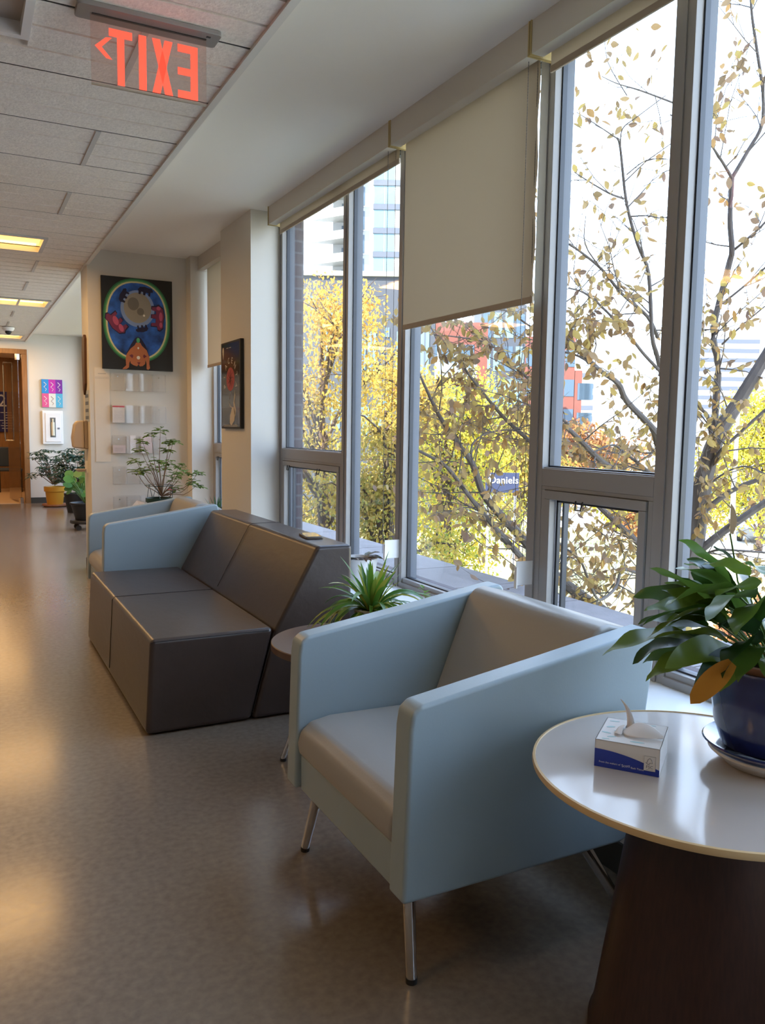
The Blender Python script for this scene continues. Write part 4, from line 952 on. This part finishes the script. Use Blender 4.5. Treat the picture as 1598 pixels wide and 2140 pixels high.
# big bare-limbed tree just outside
PXM = 1700.0
t = thing('tree', 'large thinly leaved autumn tree with grey limbs just outside the windows', 'tree', at(1430, 1300, 6.6)[:2]+(GZ,) if False else (at(1430, 1300, 6.6).x, at(1430, 1300, 6.6).y, GZ))
org = Vector(t.location)
B = [ # (pixel path, depth start, depth end, radius px start, end, twigs per metre)
 ([(1400, 1420), (1432, 1240), (1448, 1141), (1463, 1036), (1478, 969), (1500, 909), (1541, 842), (1597, 749), (1660, 640)], 6.6, 6.2, 36, 14, 3),
 ([(1490, 920), (1495, 850), (1500, 760), (1490, 690), (1522, 556), (1529, 523), (1525, 458), (1529, 370)], 6.5, 6.2, 11, 7, 4),
 ([(1529, 372), (1510, 340), (1489, 308)], 6.2, 6.0, 5, 3, 5), ([(1489, 308), (1440, 260), (1400, 240)], 6.0, 5.8, 3, 2, 6),
 ([(1529, 372), (1565, 311), (1591, 262), (1594, 196), (1582, 110), (1571, 33), (1568, -20)], 6.2, 5.8, 6, 3.5, 5),
 ([(1530, 525), (1560, 500), (1598, 465), (1650, 400)], 6.3, 6.0, 4, 3, 5),
 ([(1400, 900), (1385, 800), (1373, 745), (1362, 700), (1355, 573), (1332, 510), (1309, 425), (1296, 311), (1290, 290)], 6.5, 5.8, 8, 3, 4),
 ([(1296, 311), (1300, 270), (1330, 245), (1390, 200)], 5.8, 5.6, 2, 1.2, 9), ([(1290, 290), (1245, 260), (1205, 235)], 5.8, 5.6, 2, 1, 9),
 ([(1310, 200), (1270, 130), (1262, 60)], 5.8, 5.6, 1.5, .8, 6), ([(1420, 220), (1340, 190), (1290, 175), (1258, 160)], 5.9, 5.6, 3, 1, 8),
 ([(1374, 705), (1352, 661), (1300, 615), (1257, 563), (1215, 528), (1190, 510)], 6.3, 5.8, 5.5, 3, 5), ([(1257, 563), (1222, 510), (1224, 450)], 5.9, 5.7, 2.5, 1, 5),
 ([(1303, 415), (1275, 405), (1241, 386), (1200, 360)], 5.9, 5.7, 3.5, 1.5, 8), ([(1309, 365), (1350, 335), (1395, 332)], 5.9, 5.8, 2, 1, 5),
 ([(1378, 775), (1345, 740), (1313, 700), (1257, 641), (1220, 612), (1188, 602)], 6.3, 5.8, 5, 2.5, 6),
 ([(1425, 1050), (1385, 960), (1373, 924), (1362, 894), (1309, 838), (1291, 801), (1250, 771), (1182, 700), (1150, 640)], 6.6, 5.9, 13, 5, 5),
 ([(1250, 771), (1210, 745), (1175, 735)], 6.2, 6.0, 4, 3, 4),
 ([(1420, 1120), (1320, 1010), (1257, 965), (1212, 920), (1175, 887), (1110, 850)], 6.6, 6.0, 12, 5, 6),
 ([(1420, 1060), (1370, 1000), (1310, 950), (1280, 930), (1240, 945)], 6.6, 6.2, 6, 2.5, 7),
 ([(1410, 1240), (1309, 1190), (1287, 1227), (1261, 1251), (1246, 1249), (1231, 1216), (1212, 1171), (1186, 1149), (1150, 1120)], 6.4, 5.6, 5, 3, 8),
 ([(1400, 1370), (1180, 1220), (1097, 1131), (1043, 1073), (1009, 1031), (988, 972), (959, 930), (921, 875), (896, 825), (872, 770), (850, 700)], 6.7, 6.0, 17, 1.5, 7),
 ([(1400, 1400), (1180, 1260), (1097, 1173), (1030, 1098), (988, 1047), (933, 976), (890, 950), (850, 930)], 6.7, 5.8, 12, 3, 6),
 ([(1380, 1180), (1180, 990), (1110, 925), (1055, 875), (1005, 816), (970, 770)], 6.6, 5.9, 9, 3, 7),
 ([(1190, 890), (1150, 850), (1114, 799), (1060, 757), (1022, 719), (960, 705), (908, 700)], 6.3, 5.7, 4.5, 1.5, 12),
 ([(1230, 760), (1200, 730), (1114, 686), (1055, 648), (1000, 650), (940, 610)], 6.2, 5.7, 4, 1.5, 8),
 ([(988, 972), (986, 930), (1020, 905), (1080, 900), (1150, 930)], 6.0, 6.2, 3, 2, 8),
 ([(1451, 1160), (1511, 1111), (1598, 1051), (1680, 1000)], 6.5, 6.2, 12, 9, 4), ([(1463, 1085), (1474, 1066), (1530, 1025), (1598, 999), (1680, 990)], 6.5, 6.2, 8, 6, 4),
 ([(1444, 1171), (1480, 1155), (1511, 1149), (1598, 1155)], 6.5, 6.2, 4, 3, 6), ([(1475, 1010), (1496, 954), (1541, 909), (1598, 857), (1660, 800)], 6.4, 6.0, 5, 4, 5),
 ([(1478, 1014), (1522, 984), (1560, 975), (1598, 990)], 6.5, 6.2, 3, 2, 6), ([(1485, 909), (1477, 868), (1461, 850), (1440, 800)], 6.5, 6.3, 6, 4, 5),
 ([(1500, 640), (1540, 610), (1598, 560), (1640, 520)], 6.3, 6.0, 3.5, 2.5, 8), ([(1508, 720), (1550, 680), (1598, 640)], 6.3, 6.0, 3, 2, 8),
]
tb = MB(); tw = MB(); lp_ = []
rr = random.Random(11)
def px_of(p):
    v = p-Vector((0, 0, H)); zc = v.dot(AF); return 799+FPX*v.dot(AR)/zc, 1070-FPX*v.dot(AU)/zc
def twig(p, d, L, r_, lev):
    if (p+d*L).x < 2.8: return
    n = 4; path = [p]; q = p.copy(); dd = d.copy()
    for i in range(n):
        dd = (dd+Vector((rr.uniform(-.35, .35), rr.uniform(-.35, .35), rr.uniform(-.22, .25)))).normalized(); q = q+dd*L/n; path.append(q.copy())
    tw.tube([x-org for x in path], [r_*(1-.75*i/n) for i in range(n+1)], 4)
    for i in range(1, n+1):
        if lev < 1 and rr.random() < .8:
            twig(path[i], (dd+Vector((rr.uniform(-1, 1), rr.uniform(-1, 1), rr.uniform(-.6, .7)))).normalized(), L*.55, r_*.5, lev+1)
        X, Y = px_of(path[i]); dens = .5 if Y < 560 else (1.0 if Y < 660 else 1.55)
        if lev or i > 1:
            for _ in range(int(dens+rr.random())):
                lp_.append(path[i-1].lerp(path[i], rr.random())-org) if path[i].x > 2.65 else None
for (pp_, d0, d1, r0, r1, tpm) in B:
    n = len(pp_); P = []; R = []
    for i, (x, y) in enumerate(pp_):
        f_ = i/(n-1); dpt = d0+(d1-d0)*f_; P.append(at(x, y, dpt)); R.append((r0+(r1-r0)*f_)*dpt/PXM*.72)
    # smooth the path
    PP, RR = [], []
    for i in range(n-1):
        p0, p1, p2, p3 = P[max(i-1, 0)], P[i], P[i+1], P[min(i+2, n-1)]
        for k in range(4):
            u = k/4; PP.append(.5*((2*p1)+(p2-p0)*u+(2*p0-5*p1+4*p2-p3)*u*u+(3*p1-p0-3*p2+p3)*u**3)); RR.append(R[i]+(R[i+1]-R[i])*u)
    PP.append(P[-1]); RR.append(R[-1])
    tb.tube([x-org for x in PP], RR, 8)
    for i in range(len(PP)-1):
        seg = (PP[i+1]-PP[i]).length; c_ = tpm*seg*1.25; c_ = int(c_+rr.random())
        for _ in range(c_):
            p0 = PP[i].lerp(PP[i+1], rr.random()); ax = (PP[i+1]-PP[i]).normalized()
            d = Vector((rr.uniform(-1, 1), rr.uniform(-1, 1), rr.uniform(-.7, .9))); d = (d+ax*.6).normalized()
            twig(p0, d, rr.uniform(.35, .9), min(RR[i]*.5, .006), 0)
tb.tube([(0, 0, 0), (.02, .0, 1.5), at(1400, 1420, 6.6)-org], [.22, .18, .14], 12)
tb.build('trunk', BARK, t, smooth=True); tw.build('twigs', BARK, t, smooth=True)
print('fore leaves', len(lp_))
leafcloud('foliage', [tuple(p) for p in lp_], .070, LBROWN, t, hang=True)

def tree(lab, cx, cy, h, r_, n, m, size, zb_=1.5, lobes=9, seed=1, grp=None, name='tree'):
    t = thing(name, lab, 'tree', (cx, cy, GZ), 0, grp); q = random.Random(seed); ng = np.random.default_rng(seed)
    tr = MB(); tr.tube([(0, 0, 0), (.1, 0, h*.35), (0, .1, h*.8)], [.16, .12, .03], 8); L = []
    for i in range(lobes):
        a = q.uniform(0, 2*PI); zz = q.uniform(zb_+.5, h-.9); k = 1-abs((zz-zb_)/(h-zb_)-.4)*.9; rad = r_*k*q.uniform(.25, .8)
        c_ = Vector((rad*math.cos(a), rad*math.sin(a), zz)); s_ = r_*q.uniform(.32, .55)
        tr.tube([(0, 0, max(.8, zz-1.6)), c_*.55+Vector((0, 0, zz*.4)), c_], [.06, .04, .015], 6); L.append((c_, s_))
        for _ in range(5):
            e_ = c_+Vector((q.uniform(-1, 1), q.uniform(-1, 1), q.uniform(-.5, 1)))*s_; tr.tube([c_, c_.lerp(e_, .5)+Vector((0, 0, .08)), e_], [.02, .012, .004], 4)
    L.append((Vector((0, 0, h-.8)), r_*.35)); L.append((Vector((0, 0, (h+zb_)/2)), r_*.6))
    V = np.array([l[1]**2 for l in L]); idx = ng.choice(len(L), n, p=V/V.sum())
    D = ng.normal(size=(n, 3)); D /= np.linalg.norm(D, axis=1)[:, None]; D *= (ng.random(n)**.45)[:, None]*np.array([L[i][1] for i in idx])[:, None]
    Pn = np.array([list(L[i][0]) for i in idx])+D*np.array([1, 1, .9])
    # clumps
    tr.build('trunk', BARK2, t, smooth=True); leafcloud('foliage', Pn, size, m, t, hang=True); return t
def gxy(px, py, d): p_ = at(px, py, d); return p_.x, p_.y
tree('tall golden tree beyond the terrace, filling the far left window', *gxy(672, 900, 19), 9.1, 2.3, 17000, LGOLD, .10, 1.2, 30, 2)
tree('golden tree with a pointed top right of the tall golden tree, by the middle window', *gxy(812, 900, 13.5), 7.1, 1.35, 12000, LGOLD, .078, 1.0, 20, 3)
tree('yellow-green tree low behind the terrace, below the lowered shade', *gxy(930, 1050, 24), 7.1, 2.4, 13000, LGREENY, .115, .6, 22, 4)
tree('low yellow-green bush just past the terrace, in front of the tall golden tree', *gxy(728, 1050, 11.0), 4.3, 1.0, 8000, LGREENY, .09, .6, 12, 5, name='bush')
tree('golden tree in front of the red brick building', *gxy(1085, 905, 34), 6.5, 2.4, 9000, LGOLD, .17, 1.5, 12, 6)
tree('bright yellow-green tree behind the pale lamp post at the right', *gxy(1600, 900, 37), 7.4, 3.2, 15000, LGREENY, .16, 1.2, 14, 7)
tree('russet tree across the street, seen in the nearest casement window', *gxy(1225, 925, 55), 5.6, 4.5, 5000, LRED, .34, 1, 12, 8)
tree('russet bush by the picket fence at the right', *gxy(1600, 1120, 19), 1.9, 1.2, 3500, LRED, .14, .2, 8, 9, name='bush')
tree('russet bush beyond the fence, left of the forked limb', *gxy(1345, 1090, 35), 3.0, 1.3, 3000, LRED, .16, .3, 8, 10, name='bush')
tree('pale olive bushes below the white building across the street', *gxy(1290, 950, 44), 3.7, 2.4, 4000, LGREENY, .24, .2, 10, 12, name='bush')

# buildings
def building(lab, px0, px1, ptop, d, depth, wall_m, build_parts, rot=0, name='building'):
    a = at(px0, 900, d); b = at(px1, 900, d); top = at((px0+px1)/2, ptop, d).z
    u = Vector((b.x-a.x, b.y-a.y, 0)); W_ = u.length; u.normalize()
    t = thing(name, lab, 'building', (a.x, a.y, GZ), math.atan2(u.y, u.x)+rot)
    hh = top-GZ
    MB().box(0, W_, 0, depth, 0, hh).build('wall', wall_m, t)
    build_parts(t, W_, hh, depth); return t
WB = flat('pale_render', (.30, .30, .29), .7); WIN = mat('window_blue_glass', (.04, .07, .10), .15, spec=.5); WINL = mat('window_pale_glass', (.10, .17, .20), .2, spec=.5)
GREYW = mat('grey_cladding', (.030, .036, .048), .6); REDB = mat('red_brick_far', (.13, .040, .028), .85, var=.08, vscale=1); BAL = flat('balcony_white', (.22, .22, .20), .6); SLAB = flat('floor_slab_grey', (.055, .065, .085), .6)
def tower_parts(t, W_, h, dp):
    z = 22
    while z < h-1:
        for j in range(3):
            x0 = W_*(.385+j*.19); MB().box(x0, x0+W_*.17, -.06, .0, z+.45, z+2.75).build('window', WINL if int(z*7+j) % 3 else BAL, t)
        MB().box(W_*.37, W_+.1, -.22, 0, z-.3, z+.4).build('floor_band', SLAB, t)
        MB().box(-.9, W_*.20, -1.1, .0, z-.15, z+.05).build('balcony', SLAB, t)
        MB().box(-.85, W_*.19, -1.08, -1.03, z+.05, z+1.1).build('railing', WIN, t)
        MB().box(.02*W_, W_*.22, -.08, 0, z+.2, z+2.5).build('balcony_door', WIN, t)
        z += 3.0
building('pale high-rise tower with banded bluish windows, seen past the far mullion', 731, 846, -230, 108, 10, WB, tower_parts)
def balc_parts(t, W_, h, dp):
    z = 20
    while z < h:
        MB().prism([(-3.6, -.6), (W_*.9, -4.6), (W_+1.5, -4.8), (W_+1.5, 0), (0, 0)], 2, z, z+1.2).build('balcony', BAL, t)
        MB().box(W_*.5, W_, -.06, 0, z+1.3, z+2.7).build('window', WIN, t)
        z += 3.2
building('white high-rise with sharp overhanging balconies at the far left', 692, 728, -230, 124, 10, WB, balc_parts)
def low_parts(t, W_, h, dp):
    MB().box(-.1, W_+.1, -.2, .1, h-.15, h+.1).build('roof_edge', BAL, t)
    for (u0, u1, z0_, z1_) in ((.14, .17, 1.2, 2.4), (.27, .31, 1.3, 2.6), (.22, .27, 3.0, 4.6), (.50, .53, 3.0, 5.2), (.545, .60, 3.0, 5.2), (.66, .69, 2.8, 3.3), (.74, .80, 3.0, 5.3), (.81, .86, 3.0, 5.3), (.90, .96, 3.0, 5.3), (.5, .56, 7, 8.5), (.62, .68, 6.6, 8.2), (.75, .83, 6.6, 8.2), (.30, .36, 6.6, 8.2)):
        f_ = MB().box(W_*u0, W_*u1, -.06, 0, h-z1_, h-z0_).build('window', WINL, t)
        MB().box(W_*(u0+u1)/2-.04, W_*(u0+u1)/2+.04, -.08, -.06, h-z1_, h-z0_).build('mullion', SLAB, f_)
    MB().box(W_*.72, W_+.1, -.25, 0, h-6.2, h-5.9).build('ledge', REDB, t)
building('dark grey low building in front of the two towers', 600, 905, 578, 44, 6, GREYW, low_parts)
def brick_parts(t, W_, h, dp):
    k = 0
    for z in (h-3.6, h-6.4, h-9.2, h-12):
        if z < 1: break
        MB().box(-.02, W_*.84, -.05, 0, z, z+2.1).build('window', WIN, t)
        MB().box(-.1, W_*.86, -1.0, 0, z-.3, z-.02).build('balcony', BAL, t)
        MB().box(-.1, W_*.86, -1.02, -.98, z-.02, z+.8).build('railing', thin_glass('rail%d' % k, (.75, .85, .88), 1, .3, (.5, .6, .62)), t); k += 1
        for j in range(4): MB().box(W_*.2*j, W_*.2*j+.25, -.08, 0, z, z+2.1).build('window_frame', BAL, t)
building('red brick apartment block with glass-railed balconies, left under the lowered shade', 840, 1014, 676, 56, 7, REDB, brick_parts)
def glass_parts(t, W_, h, dp):
    for k in range(6):
        for j in range(4):
            z = h-2.8*(k+1)
            if z > .5: MB().box(W_*.25*j+.12, W_*.25*(j+1)-.12, -.05, 0, z, z+2.1).build('window', WINL if (k+j) % 3 else WIN, t)
building('grey glass-fronted block between the two brick buildings', 1000, 1092, 640, 70, 6, GREYW, glass_parts)
def brick2(t, W_, h, dp):
    for k in range(4):
        for j in range(4):
            z = h-3*(k+1)
            if z > .5: MB().box(W_*.25*j+.3, W_*.25*j+1.3, -.05, 0, z, z+1.7).build('window', WIN, t)
building('red brick block with a stepped end, right of the grey glass block', 1088, 1196, 706, 84, 6, REDB, brick2)
building('lower red brick wing stepping down at the right of the brick block', 1197, 1212, 775, 84, 6, REDB, brick2)
def far_parts(t, W_, h, dp):
    for k in range(9):
        z = h-3.4*(k+1)
        if z > 1: MB().box(.6, W_-.6, -.1, 0, z, z+1.5).build('window', SLAB, t)
building('distant pale high-rise with striped windows on the horizon', 1208, 1240, 768, 260, 18, WB, far_parts)
building('distant pale slab building seen behind the tree at the upper right', 1430, 1580, 700, 300, 18, WB, far_parts)
def flat_parts(t, W_, h, dp):
    MB().box(-.2, W_+.2, -.3, .0, h-.3, h).build('roof_edge', BAL, t)
    for j in range(7): MB().box(W_*.14*j+.8, W_*.14*j+2.0, -.05, 0, 1, 2.4).build('window', WIN, t)
building('long low white building across the street, seen in the nearest casement window', 1150, 1600, 936, 62, 8, WB, flat_parts)
building('long low white building behind the lamp post at the far right', 1440, 1760, 985, 49, 6, WB, flat_parts)

# picket fences, lamp post, sign, cars
def fence(lab, p, q, h=1.1):
    p, q = Vector(p), Vector(q); u = (q-p); L = u.length; u.normalize()
    t = thing('picket_fence', lab, 'fence', (p.x, p.y, GZ), math.atan2(u.y, u.x))
    MB().box(0, L, -.02, .02, .15, .2).box(0, L, -.02, .02, h-.2, h-.15).build('rails', ALU2, t)
    m_ = MB(); x = 0
    while x < L: m_.box(x-.015, x+.015, -.015, .015, 0, h); x += .16
    m_.build('pickets', ALU2, t)
    for k in range(int(L/2.4)+1): MB().box(k*2.4-.04, k*2.4+.04, -.04, .04, 0, h+.12).build('post', ALU2, t)
ALU2 = flat('pale_metal', (.20, .20, .20), .5)
def gp(px, py):   # ground point below a pixel
    r_ = AF+AR*((px-799)/FPX)-AU*((py-1070)/FPX); k = (GZ-H)/r_.z; return (r_.x*k, r_.y*k)
fence('pale picket fence on the lawn, seen in the middle window', gp(985, 1122), gp(1180, 1178))
fence('pale picket fence continuing at the lower right, behind the large tree', gp(1183, 1179), gp(1650, 1262))
c_ = gp(1523, 1190)
t = thing('lamp_post', 'pale lamp post rising behind the large tree at the right', 'lamp post', (c_[0], c_[1], GZ))
MB().cyl((0, 0, 0), (0, 0, .5), .17, .15).cyl((0, 0, .5), (0, 0, 6.4), .12, .07).build('pole', ALU2, t, smooth=True)
MB().lathe([(.05, 6.4), (.16, 6.45), (.16, 6.75), (.05, 6.85)], n=16).build('lantern', WHITE, t, smooth=True)
p0, p1 = at(1015, 985, 18), at(1085, 985, 18)
t = thing('site_sign', 'dark blue board with white lettering half hidden by branches', 'sign', (p0.x, p0.y, GZ), math.atan2(p1.y-p0.y, p1.x-p0.x))
W_ = (p1-p0).length; zt_, zb2 = at(1050, 988, 18).z-GZ, at(1050, 1030, 18).z-GZ
MB().box(0, W_, 0, .04, zb2, zt_).build('board', flat('sign_blue', (.015, .022, .06), .5), t)
MB().box(.05, .1, .0, .05, 0, zb2).box(W_-.1, W_-.05, 0, .05, 0, zb2).build('post', ALU2, t)
g = MB(); g.text('Daniels', Matrix.Translation((W_*.54, -.01, zb2+.62*(zt_-zb2))) @ TX, .22, .002)
g.tube([(.07, -.01, zb2+.30), (.12, -.01, zb2+.36), (.08, -.01, zb2+.42)], .015, 5); g.build('sign_lettering', WHITE, t)
def car(lab, px_, py_, col, rz):
    c_ = gp(px_, py_); t = thing('car', lab, 'car', (c_[0], c_[1], GZ), rz)
    bodym = mat('car_paint_%d' % px_, col, .25, coat=.8)
    MB().prism([(-2.2, .35), (-2.25, .8), (-1.9, .95), (-1.2, 1.0), (-.6, 1.42), (.8, 1.45), (1.5, 1.02), (2.15, .92), (2.25, .6), (2.2, .35)], 1, -.85, .85).build('body', bodym, t, bevel=.08)
    MB().prism([(-1.1, 1.02), (-.58, 1.36), (.76, 1.39), (1.35, 1.03)], 1, -.87, .87).build('window', mat('car_glass_%d' % px_, (.03, .04, .05), .05), t)
    for x in (-1.4, 1.4):
        for y in (-.78, .78): MB().cyl((x, y-.1, .33), (x, y+.1, .33), .33).build('wheel', RUB, t, smooth=True)
car('white parked car beyond the fence at the right edge', 1590, 1128, (.3, .3, .31), .5)
